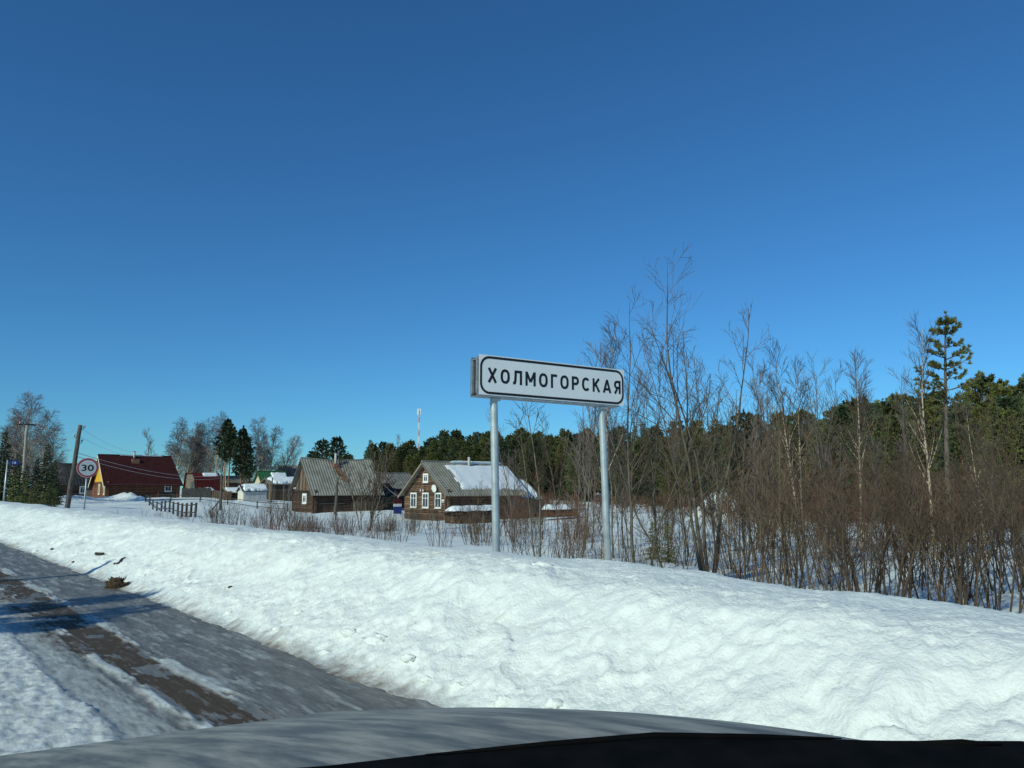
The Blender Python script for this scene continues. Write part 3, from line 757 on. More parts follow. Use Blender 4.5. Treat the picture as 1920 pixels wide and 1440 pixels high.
# --- the grey house with the bare corrugated roof
def grey_house():
    p = pix(589, 963, 85)
    h = House('timber_house', (p.x, p.y, p.z), R(-2), 8.0, 6.2, 2.45, 6.15, 'old dark timber house with steep bare grey corrugated roof and stovepipe', ove=.4, ovg=.5, sag=.22)
    h.core(M['log_dark']); h.logs(M['log_dark'], .12, gable=False)
    h.gable_boards([M['plank_grey'], M['plank_grey'], M['plank_dark'], M['log']], .24, 2.5, holes=((2.0, 3.0, 4.2, 4.75),))
    MB().box((.02, 2.0, 4.2), (.09, 3.0, 4.75)).build('loft_opening', M['black'], h.root)  # black slab: the shade inside the loft put in as colour
    MB().box((-.09, .0, 2.42), (.0, 6.2, 2.56)).build('beam', M['plank_dark'], h.root)
    h.roof(M['slate'], .32, .024); h.bargeboards(M['plank_dark'], .24)
    h.window('g', 2.6, 1.05, 1.15, 1.15, .22)
    h.side_boards([M['plank_dark'], M['plank_grey'], M['log_dark']], -.3, 1.35, 4.4, 7.9, .25)
    MB().box((.2, -.06, 1.02), (3.6, -.028, 1.12)).build('ledge', M['plank_grey'], h.root)
    h.pipe(3.55, .84, 1.5, .13, base=.3)
    # rusty run-off below the stove pipe
    vs = []; n = 14
    for i in range(n + 1):
        t = .80 - .42 * i / n
        for j in range(5):
            x = 3.55 + (.34 + .25 * math.sin(i * 1.7) * .4 + i * .012) * (j - 2) / 2 + i * .05
            vs.append(h.P(0, x, t, .085))
    MB().add(vs, [(i * 5 + j, i * 5 + j + 1, i * 5 + j + 6, i * 5 + j + 5) for i in range(n) for j in range(4)]).build('rust_stain', M['rust'], h.root)
    for y in (5.2, 5.6): MB().tube([(-.1, y, 2.7), (-.12, y, 2.9)], .07, 8).build('insulator', M['white_paint'], h.root)
    s = House('lean_to', (0, 0, 0), 0, 3.0, 5.0, 1.9, 3.2, 'x', ove=.3, ovg=.1)
    for k in ('label', 'category'): del s.root[k]
    s.root.name = 'lean_to'; s.root.parent = h.root; s.root.location = (8.05, .8, 0)
    s.core(M['plank_dark']); s.roof(M['darkroof'], .4, .02); s.side_boards([M['plank_dark']], -.2, 1.9, 0, 3, .3)
    return h
hB = grey_house()

# --- maroon roofed house
def maroon_house():
    p = pix(199, 938, 106)
    h = House('red_roofed_house', (p.x, p.y, p.z), R(2), 9.6, 7.2, 2.45, 6.3, 'log house with big maroon metal roof and yellow gable', ove=.45, ovg=.55)
    h.core(M['log_dark']); h.logs(M['log_red'], .13, gable=False)
    h.gable_boards([M['yellow_paint']], .3, 2.45)
    h.roof(M['maroon'], .36, .010, hip=.7); h.bargeboards(M['cream_paint'], .38)
    h.window('g', .95, .75, .8, 1.5, .2, M['cream_paint'])
    h.window('g', 3.6, .75, .8, 1.5, .2, M['cream_paint'])
    h.window('s', 8.1, 1.15, 1.0, 1.15, .13)
    for x in (0, 6.7, 9.4): MB().box((x - .13, -.16, -.4), (x + .16, -.045, 2.3 if x != 6.7 else 1.4)).build('corner_board', M['log_red'], h.root)
    h.side_boards([M['plank_dark'], M['log_dark']], -.5, .62, .25, 6.5, .3); h.side_boards([M['plank_dark'], M['log_dark']], -.5, 1.05, 6.9, 9.2, .3)
    MB().box((.1, -.30, 2.10), (9.5, -.06, 2.2)).build('eave_soffit', M['plank_grey'], h.root)
    h.pipe(4.2, .93, .85, .14, base=.0)
    b = h.P(0, 4.25, .80); MB().box((b[0] - .5, b[1] - .3, b[2] - .4), (b[0] + .5, b[1] + .5, b[2] + .35)).build('chimney_base', M['brick'], h.root)
    h.snow(1.6, 8.6, .985, 1.0, .12, 33, 'ridge_snow')
maroon_house()

# --- red mansard house behind
def mansard_house():
    p = pix(366, 935, 122)
    root = empty('red_mansard_house', (p.x, p.y, p.z), R(3), 'small house with bright red mansard roof and patch of snow', 'house', None, .84)
    L, W = 4.6, 5.5
    prof = [(-.35, 1.5), (.35, 3.9), (1.6, 4.9), (W - 1.6 + 1.0, 4.9), (W - .3, 3.9), (W + .35, 1.5)]
    MB().box((.1, .1, -1), (L - .1, W - .1, 1.6)).prism([(.1, 1.6)] + [(y * .97 + .08, z - .12) for y, z in prof[1:5]] + [(W - .1, 1.6)], 0, .1, L - .1).build('wall', M['plank_grey'], root)
    for i in range(5):
        (y0, z0), (y1, z1) = prof[i], prof[i + 1]
        n = 12
        for k in range(n):
            a = -.35 + (L + .7) * k / n; b = -.35 + (L + .7) * (k + 1) / n
            MB().add([(a + .02, y0, z0), (b - .02, y0, z0), (b - .02, y1, z1), (a + .02, y1, z1), (a + .02, y0, z0 - .06), (b - .02, y0, z0 - .06), (b - .02, y1, z1 - .06), (a + .02, y1, z1 - .06)],
                     [(0, 1, 2, 3), (7, 6, 5, 4), (0, 4, 5, 1), (1, 5, 6, 2), (2, 6, 7, 3), (3, 7, 4, 0)]).build('roof_sheet', M['redroof'], root)
    vs = []; nx = 24; nt = 8
    for k in range(nt):
        for i in range(nx):
            u = i / (nx - 1); t = k / (nt - 1); e = max(0, min(1, min(u, 1 - u) * 9)) * max(0, min(1, min(t, 1 - t) * 4))
            vs.append((1.6 + 3.0 * u, .75 + .85 * t, 4.22 + .68 * t - .04 + .22 * e ** .5))
    MB().add(vs, [(k * nx + i, k * nx + i + 1, (k + 1) * nx + i + 1, (k + 1) * nx + i) for k in range(nt - 1) for i in range(nx - 1)]).build('roof_snow', M['snow_clean'], root, True)
    for i in range(16):
        MB().box((.02 + i * .285, .0, -.8), (.29 + i * .285, .09, 1.55)).build('board', rng.choice([M['redroof'], M['maroon']]), root)
    MB().tube([(4.0, .7, 3.0), (4.0, .7, 5.1)], .07, 8).build('chimney', M['pipe'], root)
    MB().box((-.02, 1.5, 1.9), (.09, 2.6, 3.2)).build('window', M['glass'], root)
    # porch with its own snow-laden roof
    po = empty('porch', (0, 0, 0)); po.parent = root; po.location = (.9, -2.0, 0)
    MB().box((0, 0, 1.45), (2.0, 2.0, 1.55)).box((.05, .05, -.6), (.17, .17, 1.45)).box((1.85, .05, -.6), (1.97, .17, 1.45)).build('porch_frame', M['plank_grey'], po)
    vs = []
    for k in range(8):
        for i in range(12):
            e = min(1, min(i, 11 - i) / 2.5) * min(1, min(k, 7 - k) / 2.5)
            vs.append((-.15 + 2.3 * i / 11, -.1 + 2.1 * k / 7, 1.54 + .42 * e ** .6 + .3 * k / 7 * e))
    MB().add(vs, [(k * 12 + i, k * 12 + i + 1, (k + 1) * 12 + i + 1, (k + 1) * 12 + i) for k in range(7) for i in range(11)]).build('porch_snow', M['snow_clean'], po, True)
mansard_house()

# --- dark house behind the spruces
def dark_house():
    p = pix(106, 932, 122)
    h = House('dark_house', (p.x, p.y, p.z), R(4), 7.2, 6.5, 2.3, 5.3, 'black roofed low house with one white framed window behind leaning pole', ove=.5, ovg=.4)
    h.core(M['plank_dark']); h.roof(M['darkroof'], .5, .02); h.bargeboards(M['plank_dark'])
    h.logs(M['log_dark'], .13, gable=False)
    h.gable_boards([M['plank_dark']], .35)
    h.window('s', 3.7, .5, 1.05, 1.25, .18)
    MB().box((6.2, -.12, 1.55), (7.1, -.04, 1.75)).build('green_board', M['greenroof'], h.root)
    MB().box((0, -.22, 2.06), (7.2, -.1, 2.14)).build('eave_soffit', M['plank_grey'], h.root)
dark_house()

# --- sheds and small roofs between
def shed(name, px, py, depth, L, W, e, r, label, roofm, wallm, snow=None, rz=0, doors=None, flat=False, cat='shed', pale=None):
    p = pix(px, py, depth)
    h = House(name, (p.x, p.y, p.z), R(rz), L, W, e, r, label, cat, ove=.3, ovg=.3)
    h.core(wallm[0]); h.roof(roofm, .45, .02); h.bargeboards(wallm[-1], .16)
    h.side_boards(wallm, -.4, e - .08, 0, L, .3)
    h.gable_boards(pale or wallm, .3, -.3)
    if snow: h.snow(*snow)
    return h
s1 = shed('pale_shed', 457, 942, 102, 3.0, 2.4, 1.6, 2.25, 'pale board shed with thick snow on its low roof', M['darkroof'], [M['sign_grey'], M['pipe'], M['sign_grey']], (-.3, 3.3, .0, 1.0, .24, 41), -2)
for i in range(8):
    MB().box((-.06, .15 + i * .27, -.3), (-.035, .40 + i * .27, 1.5)).build('door_board', M['cream_paint'] if i % 2 else M['white_paint'], s1.root)
shed('green_roofed_house', 492, 928, 118, 4.2, 3.2, 1.9, 3.55, 'house with green metal roof half under snow', M['greenroof'], [M['plank_dark'], M['plank_dark'], M['log_dark']], (1.7, 4.4, .0, .9, .22, 44), 2, pale=[M['cream_paint']], cat='house')
shed('long_barn', 508, 934, 112, 6.2, 4, 2.1, 2.9, 'long brown plank barn with snow covered roof beside grey house', M['slate_old'], [M['plank_dark'], M['log_dark'], M['plank_grey']], (-.3, 6.5, .0, 1.0, .26, 47), 0, cat='barn')
shed('brown_barn', 410, 925, 150, 6.5, 5, 2.2, 3.3, 'low barn with weathered brown roof under the birches', M['slate_old'], [M['plank_grey'], M['plank_dark']], None, 0, cat='barn')
shed('grey_roofed_house', 537, 918, 150, 7, 6, 2.2, 4.6, 'distant house with grey roof and green gable trim', M['slate'], [M['greenroof'], M['plank_dark'], M['greenroof']], None, 0, cat='house')
shed('weathered_shed', 722, 948, 96, 5.2, 4.6, 2.3, 4.0, 'weathered shed with dull grey roof between the two log houses', M['slate_old'], [M['plank_dark'], M['log_dark']], None, 4)
shed('low_shed', 427, 936, 108, 2.6, 2.2, 1.0, 1.5, 'low dark shed with snow dusted roof beside pale shed', M['slate'], [M['plank_dark'], M['log_dark']], (-.3, 2.9, .0, 1.0, .12, 52), 0)

# fence panels of dark boards before the mansard house
def board_fence(px0, px1, depth0, depth1, h, label, mats, bw=.16):
    a = gpt(px0, depth0); b = gpt(px1, depth1); d = b - a; d.z = 0; n = int(d.length / bw)
    root = empty('board_fence', a, math.atan2(d.y, d.x), label, 'fence')
    for r in (.3, h - .25): MB().box((0, .03, r), (d.length, .08, r + .08)).build('rail', mats[0], root)
    slope = (b.z - a.z) / d.length
    for i in range(n):
        x = i * bw
        MB().box((x + .008, -.015, -.5 + slope * x), (x + bw - .008, .012, h * rng.uniform(.93, 1.05) + slope * x)).build('board', rng.choice(mats), root)
board_fence(341, 398, 112, 110, 1.55, 'dark grey board fence in front of the red mansard house', [M['darkroof']], .2)
board_fence(398, 436, 109, 106, 1.1, 'low brown board fence joining the pale shed', [M['plank_dark'], M['log_dark']], .2)
board_fence(160, 198, 114, 110, 1.3, 'short dark board fence between black roofed house and maroon roofed house', [M['plank_dark'], M['log_dark']], .2)

# striped red, white and blue panel beside the log house
def striped():
    p = gpt(739, 84)
    root = empty('striped_board', p, R(0), 'red, white and blue striped board beside the log house', 'board')
    MB().box((0, 0, .66 + .4), (1.0, .06, 1.15 + .4)).build('red_band', M['redroof'], root)
    MB().box((0, 0, .36 + .4), (1.0, .06, .658 + .4)).build('white_band', M['white_paint'], root)
    MB().box((0, 0, -.3), (1.0, .06, .358 + .4)).build('blue_band', M['sign_blue'], root)
striped()

# stacked firewood under snow
M['split_wood'] = mat('split firewood', (.16, .085, .045), (.36, .22, .12), .85, 4, rnd=.4)
def wood_pile():
    p = pix(846, 984, 63); 
    root = empty('wood_pile', p, R(2), 'long stack of split firewood capped with snow before the log house', 'wood pile')
    Lw = 5.2
    MB().box((.0, .12, -.5), (Lw, .9, .98)).build('core', M['log_dark'], root)
    end = MB().tube([(0, -.02, 0), (0, .5, 0)], .085, 7).mesh('log_end', M['split_wood'])
    rr = random.Random(3)
    for k in range(9):
        for i in range(27):
            if rr.random() < .06: continue
            o = link(end, 'firewood_log', root); o.location = (.1 + i * .19 + (.09 if k % 2 else 0), rr.uniform(.02, .12), -.35 + k * .155)
            sc = rr.uniform(.75, 1.12); o.scale = (sc, 1, sc)
    for i in range(9):
        MB().box((3.3 + i * .22, -.08, -.5), (3.3 + i * .22 + .16, -.04, .95)).build('slat', rr.choice([M['plank_grey'], M['plank_dark']]), root)
    MB().box((-.5, -.15, 1.02), (Lw + .1, 1.1, 1.10)).build('cover_board', M['plank_grey'], root)
    vs = []; nx, nt = 40, 12
    for k in range(nt):
        for i in range(nx):
            u = i / (nx - 1); t = k / (nt - 1); e = min(1, min(u, 1 - u) * 7) * min(1, min(t, 1 - t) * 5)
            vs.append((.1 + (Lw - .1) * u, -.2 + 1.35 * t, 1.09 + .42 * e ** .5 + .03 * math.sin(u * 17)))
    MB().add(vs, [(k * nx + i, k * nx + i + 1, (k + 1) * nx + i + 1, (k + 1) * nx + i) for k in range(nt - 1) for i in range(nx - 1)]).build('snow_cap', M['snow_clean'], root, True)
wood_pile()

def plank_stack():
    p = pix(1024, 966, 66)
    root = empty('plank_stack', p, R(-4), 'low stack of reddish brown planks under a snow cap behind bushes', 'plank stack')
    for k in range(4):
        for j in range(3): MB().box((0 + .1 * (k % 2), j * .32, -.2 + k * .17), (3.9 - .15 * (k % 3), j * .32 + .3, -.2 + k * .17 + .15)).build('plank', rng.choice([M['log_red'], M['log_dark'], M['log']]), root)
    vs = []; nx, nt = 26, 10
    for k in range(nt):
        for i in range(nx):
            u = i / (nx - 1); t = k / (nt - 1); e = min(1, min(u, 1 - u) * 6) * min(1, min(t, 1 - t) * 4)
            vs.append((.1 + 2.7 * u, -.08 + 1.1 * t, .46 + .38 * e ** .6 + .06 * math.sin(u * 9) * e))
    MB().add(vs, [(k * nx + i, k * nx + i + 1, (k + 1) * nx + i + 1, (k + 1) * nx + i) for k in range(nt - 1) for i in range(nx - 1)]).build('snow_cap', M['snow_clean'], root, True)
plank_stack()

# ---------------------------------------------------------------- rail fences in the snow
def rail_fence(pts, h, label, rails=(.45, .85), r=.07, lean=.05, seed=3, group=None):
    rr = random.Random(seed)
    P = [gpt(*q) for q in pts]
    root = empty('rail_fence', P[0], 0, label, 'fence', group)
    loc = [p - P[0] for p in P]
    tops = []
    for p in loc:
        a = p + Vector((rr.uniform(-lean, lean), rr.uniform(-lean, lean), h * rr.uniform(.9, 1.08)))
        MB().tube([p - Vector((0, 0, .4)), a], [r, r * .85], 7).build('post', M['fence'], root)
        tops.append((p, a))
    for t in rails:
        for i in range(len(loc) - 1):
            a = tops[i][0].lerp(tops[i][1], t); b = tops[i + 1][0].lerp(tops[i + 1][1], t + rr.uniform(-.06, .06))
            off = Vector((0, -r * 1.3, 0)); ex = (b - a) * .04
            MB().tube([a + off - ex, b + off + ex], .04, 6).build('rail', M['fence'], root)
fp = []
for i in range(13):
    t = i / 12; px = 275 + (368 - 275) * (t ** 1.05); dep = 1 / ((1 - t) / 92 + t / 49)
    fp.append((px, dep))
rail_fence(fp, .98, 'low post and rail fence running through the snow towards the maroon roofed house', (.35, .85), .085)
rail_fence([(275, 92.5), (321, 94), (376, 94), (428, 92), (484, 90), (540, 88)], 1.0, 'long two rail fence crossing the snowfield behind the utility pole', (.3, .85), .075, seed=8)

# ---------------------------------------------------------------- poles and wires
def wood_pole(name, base, top, r0, r1, label, mat_, cat='pole', extras=None):
    root = empty(name, base, 0, label, cat)
    d = top - base
    rr = random.Random(5); n = 9
    pts = [d * (i / n) * 1.0 + Vector((rr.uniform(-.02, .02), rr.uniform(-.02, .02), 0)) * (1 if 0 < i < n else 0) for i in range(n + 1)]
    pts[0] = pts[0] - d.normalized() * .8
    MB().tube(pts, [r0 + (r1 - r0) * i / n for i in range(n + 1)], 10).build('shaft', mat_, root, True)
    return root, d
def hook(root, at, side, parent=None):
    o = MB().tube([at, at + Vector((side * .18, 0, .02)), at + Vector((side * .22, 0, .12))], .02, 6).build('hook', M['black'], root)
    MB().tube([at + Vector((side * .22, 0, .10)), at + Vector((side * .22, 0, .17)), at + Vector((side * .22, 0, .23))], [.05, .06, .035], 8).build('insulator', M['pipe'], o)

lp_b = gpt(127, 44); lp_t = pix(151, 797, 44)
lpole, lpd = wood_pole('leaning_pole', lp_b, lp_t, .15, .11, 'dark wooden pole leaning to the right behind the speed sign', M['pole_wood'])
hook(lpole, lpd * .955, 1); hook(lpole, lpd * .86, -1); hook(lpole, lpd * .80, 1)
up_b = gpt(41, 78); up_t = pix(51, 797, 78)
upole, upd = wood_pole('utility_pole', up_b, up_t, .17, .14, 'tan utility pole with short crossarm in front of the birches', M['concrete'])
MB().box(tuple(upd + Vector((-.75, -.08, -.02))), tuple(upd + Vector((.75, .08, .12)))).build('crossarm', M['black'], upole)
for x in (-.65, .65): MB().tube([upd + Vector((x, 0, .12)), upd + Vector((x, 0, .34))], [.06, .04], 8).build('insulator', M['pipe'], upole)
mp_b = pix(413, 958, 80); mp_t = pix(416, 890, 80)
mpole, mpd = wood_pole('service_pole', mp_b, mp_t, .15, .10, 'short utility pole with a leaning brace before the snowfield fence', M['pole_wood'])
MB().tube([(-1.0, 0, -.1), (-.02, 0, 1.25)], .07, 7).build('brace', M['pole_wood'], mpole)
pp_b = pix(627, 984, 58); pp_t = pix(633, 896, 58)
ppole, ppd = wood_pole('yard_pole', pp_b, pp_t, .13, .09, 'plain grey pole standing in front of the grey house', M['pole_wood'])
MB().tube([(-.07, -.14, -.5), (-.06, -.14, 1.25)], .06, 7).build('stub', M['pipe'], ppole)
fp_b = pix(508, 940, 100); fp_t = pix(511, 896, 100)
wood_pole('thin_pole', fp_b, fp_t, .10, .08, 'thin pole beside the long barn', M['pole_wood'])

def wire(a, b, sag, label, r=.012):
    pts = [a.lerp(b, i / 16) - Vector((0, 0, sag * 4 * (i / 16) * (1 - i / 16))) for i in range(17)]
    o = MB().tube([p - a for p in pts], r, 5).build('overhead_wire', M['wire'], None, True); o.location = a
    tag(o, label, 'wire', 'overhead wires')
A = lp_b + lpd
wl_ = 'thin sagging wire from the leaning pole to the short braced pole'
wire(lp_b + lpd * .70, mp_t + Vector((0, 0, -.1)), .55, wl_, .017); wire(lp_b + lpd * .66, mp_t + Vector((0, 0, -.35)), .6, wl_, .017)
wl_ = 'thin wire from the top of the leaning pole to the maroon roof'
hc = pix(262, 846, 108)
wire(lp_b + lpd * .97, hc, .5, wl_, .008); wire(lp_b + lpd * .88, hc + Vector((.5, 0, -.6)), .5, wl_, .008)
wl_ = 'thin wire between the leaning pole and the tan crossarm pole'
wire(lp_b + lpd * .95, up_t + Vector((.6, 0, .3)), .5, wl_, .008); wire(lp_b + lpd * .86, up_t + Vector((-.6, 0, .3)), .5, wl_, .008)
wl_ = 'thin wire from the short braced pole to the grey house'
wire(mp_t + Vector((0, 0, -.1)), pix(556, 916, 86), .7, wl_, .010)
wl_ = 'thin wire slung from the grey house to the weathered shed'
wire(pix(716, 905, 88), pix(748, 932, 80), .1, wl_, .02)

# ---------------------------------------------------------------- far radio mast
def mast():
    D = 900.0
    top = pix(786, 768, D); base = Vector((top.x, top.y, 0))
    root = empty('radio_mast', base, 0, 'tall red and white banded radio mast rising beyond the forest', 'mast')
    H_ = top.z; n = 12
    for i in range(n):
        z0, z1 = H_ * i / n, H_ * (i + 1) / n
        w0 = 1.1 - .35 * i / n; w1 = 1.1 - .35 * (i + 1) / n
        mb = MB()
        cs0 = [(w0 * math.cos(R(a)), w0 * math.sin(R(a)), z0) for a in (45, 135, 225, 315)]; cs1 = [(w1 * math.cos(R(a)), w1 * math.sin(R(a)), z1 - .05) for a in (45, 135, 225, 315)]
        for k in range(4):
            mb.tube([cs0[k], cs1[k]], .16, 5); mb.tube([cs0[k], cs1[(k + 1) % 4]], .11, 4); mb.tube([cs0[(k + 1) % 4], cs1[k]], .11, 4)
        mb.build('lattice_section', M['sign_pink'] if i % 2 == 0 else M['white_paint'], root)  # red bands paled to pink: distance haze put into the colour
    for k in range(4):
        a = R(90 * k + 30); c = Vector((1.9 * math.cos(a), 1.9 * math.sin(a), H_ - 6))
        MB().tube([c, c + Vector((0, 0, 7))], .45, 6).build('antenna', M['white_paint'], root)
        MB().tube([(0, 0, H_ - 2.5), (c.x, c.y, H_ - 2.5)], .3, 5).build('antenna_arm', M['galv_dark'], root)
mast()
# ---------------------------------------------------------------- vegetation: base meshes
def stem(mb, p, d, L, r0, r1, nseg, wander, up, rr, sides):
    p = Vector(p); d = Vector(d).normalized(); out = [(p.copy(), d.copy(), r0)]
    pts = [p.copy()]; rad = [r0]
    for i in range(nseg):
        d = (d + Vector((rr.gauss(0, wander), rr.gauss(0, wander), rr.gauss(0, wander * .5) + up))).normalized()
        p = p + d * (L / nseg); r = r0 + (r1 - r0) * (i + 1) / nseg
        pts.append(p.copy()); rad.append(r); out.append((p.copy(), d.copy(), r))
    mb.tube(pts, rad, sides, False)
    return out

def along(path, t):
    f = t * (len(path) - 1); i = min(int(f), len(path) - 2); k = f - i
    a, b = path[i], path[i + 1]
    return a[0].lerp(b[0], k), a[1].lerp(b[1], k), a[2] + (b[2] - a[2]) * k

def off_dir(d, ang, rr, az=None):
    o = d.orthogonal().normalized(); o.rotate(Matrix.Rotation(rr.uniform(0, 6.283) if az is None else az, 3, d))
    return (d * math.cos(ang) + o * math.sin(ang)).normalized()

def bare_tree(seed, h, r, stems=1, spread=.12, n1=18, n2=6, n3=2, ang=.6, up=.05, droop=0.0, limb=.34, rmin=.004, t0=.28, wander=.06, mt='bark', mc='twig', base_r=.0, lean=(0, 0), tips=None):
    rr = random.Random(seed); tr = MB(); cr = MB()
    for s in range(len(tips) if tips else stems):
        a = rr.uniform(0, 6.283) if stems > 1 else 0
        sp = spread * rr.uniform(.35, 1.25) if stems > 1 else spread * .3
        d = Vector((math.cos(a) * sp + lean[0], math.sin(a) * sp + lean[1], 1))
        hh = h * (1 if s == 0 else rr.uniform(.62, .95))
        rs = r * (1 if s == 0 else rr.uniform(.55, .9))
        if tips:
            tv = Vector(tips[s]); hh = tv.length; d = tv; rs = r * (.45 + .55 * hh / h); base_r = .07
        path = stem(tr, (math.cos(a) * base_r, math.sin(a) * base_r, -.3), d, hh + .3, rs, rmin * 1.2, 11, wander, up * .5, rr, 7)
        for i in range(n1):
            t = t0 + (.97 - t0) * ((i + rr.random()) / n1)
            p, dd, rad = along(path, t)
            l1 = hh * limb * (1.08 - t) * rr.uniform(.6, 1.25) + .08 * hh
            r1 = max(rad * .5, rmin * 1.3)
            lp = stem(tr if r1 > rmin * 2.5 else cr, p, off_dir(dd, ang * rr.uniform(.7, 1.3), rr), l1, r1, rmin, 5, wander * 1.6, up, rr, 4 if r1 > rmin * 2.5 else 3)
            for j in range(n2):
                tj = .15 + .83 * (j + rr.random()) / n2
                q, dq, rq = along(lp, tj)
                l2 = l1 * .42 * (1.15 - tj) * rr.uniform(.6, 1.3) + .03 * hh
                lq = stem(cr, q, off_dir(dq, ang * rr.uniform(.7, 1.4), rr), l2, max(rq * .6, rmin), rmin * .8, 3, wander * 2, up - droop, rr, 3)
                for k in range(n3):
                    w, dw, rw = along(lq, .2 + .78 * rr.random())
                    stem(cr, w, off_dir(dw, ang * rr.uniform(.6, 1.3), rr), l2 * rr.uniform(.3, .7), rmin * .8, rmin * .55, 2, wander * 2, up - droop * 1.6, rr, 3)
    return tr.mesh('trunk', M[mt], True), cr.mesh('crown', M[mc])

def spray(mb, p, d, L, w, rr, n=3):
    """a flat fan of needle blades along d"""
    for k in range(n):
        o = off_dir(d, rr.uniform(.25, .75), rr)
        q = p + o * L * rr.uniform(.7, 1.1)
        s = o.cross(Vector((rr.gauss(0, 1), rr.gauss(0, 1), rr.gauss(0, 1))))
        if s.length < 1e-4: continue
        s = s.normalized() * w
        i = len(mb.v); mb.v += [tuple(p - s * .4), tuple(p + s * .4), tuple(p.lerp(q, .6) + s), tuple(q), tuple(p.lerp(q, .6) - s)]
        mb.f.append((i, i + 1, i + 2, i + 3, i + 4))

def spruce(seed, h, wid=.2, dz=.30, nb=7, den=1.0, z0=.06, mc='needle_dark', blade=.30, bw=.05):
    rr = random.Random(seed); tr = MB(); cr = MB()
    stem(tr, (0, 0, -.3), (0, 0, 1), h + .3, h * .014 + .02, .01, 8, .01, .02, rr, 7)
    z = h * z0
    while z < h * .985:
        L = (h - z) * wid * rr.uniform(.75, 1.2) + .12
        k = max(3, int(nb * (.5 + .6 * (1 - z / h))))
        a0 = rr.uniform(0, 6.28)
        for b in range(k):
            a = a0 + 6.283 * b / k + rr.uniform(-.3, .3); l = L * rr.uniform(.7, 1.15)
            d = Vector((math.cos(a), math.sin(a), .25 * (z / h) - .18 + rr.uniform(-.1, .1)))
            pth = stem(tr, (0, 0, z + rr.uniform(-.1, .1)), d, l, .012 + .008 * l, .004, 4, .03, -.03 + .05 * (z / h), rr, 3)
            ns = max(2, int(l / .20 * den))
            for j in range(ns):
                p, dd, _ = along(pth, .12 + .88 * (j + rr.random()) / ns)
                sd = (dd + Vector((rr.gauss(0, .5), rr.gauss(0, .5), rr.gauss(-.18, .25)))).normalized()
                spray(cr, p, sd, blade * (.75 + .5 * rr.random()), bw, rr, 3)
        z += dz * rr.uniform(.8, 1.2) * (1.0 if z < h * .7 else .75)
    for k in range(8): spray(cr, Vector((0, 0, h - .05 * k - .05)), Vector((0, 0, 1)), blade * .7, bw * .7, rr, 2)
    return tr.mesh('trunk', M['bark_dark'], True), cr.mesh('crown', M[mc])

def pine(seed, h, z0=.35, wid=.2, dz=.45, nb=6, tuft=4, blade=.28, bw=.045, bl=6, mc='needle', rise=.35, full=1.0, mt='pine_bark', jit=.25, dome=.75):
    rr = random.Random(seed); tr = MB(); cr = MB()
    tp = stem(tr, (0, 0, -.3), (0, 0, 1), h + .3, h * .013 + .02, .015, 9, .018, .03, rr, 8)
    z = h * z0
    while z < h * .97:
        u = (z / h - z0) / (1 - z0)
        env = (1 - u) ** dome * (.55 + .45 * min(1, u * 3.5))
        L = h * wid * env * rr.uniform(.8, 1.15) + .15
        p0, d0, _ = along(tp, (z + .3) / (h + .3))
        a0 = rr.uniform(0, 6.28)
        for b in range(nb):
            if rr.random() > full: continue
            a = a0 + 6.283 * b / nb + rr.uniform(-.35, .35); l = L * rr.uniform(.6, 1.2)
            d = Vector((math.cos(a), math.sin(a), rise * rr.uniform(.3, 1.2)))
            pth = stem(tr, p0 + Vector((0, 0, rr.uniform(-jit, jit) * .4)), d, l, .014 + .012 * l, .006, 4, .06, .08, rr, 4)
            for j in range(tuft):
                t = .30 + .70 * (j + rr.random()) / tuft
                p, dd, _ = along(pth, t)
                e = off_dir(dd, rr.uniform(.2, 1.0), rr)
                q = p + e * l * .28 * rr.random()
                if (q - p).length > .06: tr.tube([p, q], .005, 3, False)
                spray(cr, q, (e + dd + Vector((0, 0, .5))).normalized(), blade, bw, rr, bl)
            p, dd, _ = pth[-1]; spray(cr, p, dd, blade, bw, rr, bl)
        z += dz * rr.uniform(.8, 1.2)
    top = tp[-1][0]
    for k in range(5): spray(cr, top - Vector((0, 0, .13 * k)), Vector((0, 0, 1)), blade, bw, rr, bl)
    return tr.mesh('trunk', M[mt], True), cr.mesh('crown', M[mc])

def shrub(seed, h, stems, spread, n2=5, n3=0, rad=.009, rmin=.0028, mc='twig', base=.22, up=.04):
    rr = random.Random(seed); mb = MB()
    for s in range(stems):
        a = rr.uniform(0, 6.283); sp = spread * rr.uniform(.1, 1.2); b = base * math.sqrt(rr.random())
        hh = h * rr.uniform(.5, 1.05)
        pth = stem(mb, (math.cos(a) * b, math.sin(a) * b, -.15), (math.cos(a) * sp, math.sin(a) * sp, 1), hh + .15, rad * rr.uniform(.6, 1.3), rmin, 6, .06, up, rr, 4)
        for j in range(n2):
            t = .28 + .70 * (j + rr.random()) / n2
            q, dq, rq = along(pth, t); l = hh * .34 * (1.2 - t) * rr.uniform(.5, 1.3)
            tw = stem(mb, q, off_dir(dq, rr.uniform(.4, .95), rr), l, max(rq * .6, rmin), rmin, 3, .08, .06, rr, 3)
            for k in range(n3):
                w, dw, rw = along(tw, .25 + .7 * rr.random())
                stem(mb, w, off_dir(dw, rr.uniform(.4, 1.0), rr), l * rr.uniform(.25, .6), rmin, rmin * .8, 2, .08, .06, rr, 3)
    return mb.mesh('bare_shrub', M[mc])

def plant(name, meshes, pos, label, cat, group=None, s=1.0, rz=0.0, lean=(0, 0)):
    root = empty(name, pos, rz, label, cat, group, s)
    root.rotation_euler = (lean[0], lean[1], rz)
    link(meshes[0], 'trunk', root); link(meshes[1], 'crown', root)
    return root

vr = random.Random(11)
def top_h(px, py, depth, pos):
    return pix(px, py, depth).z - pos.z

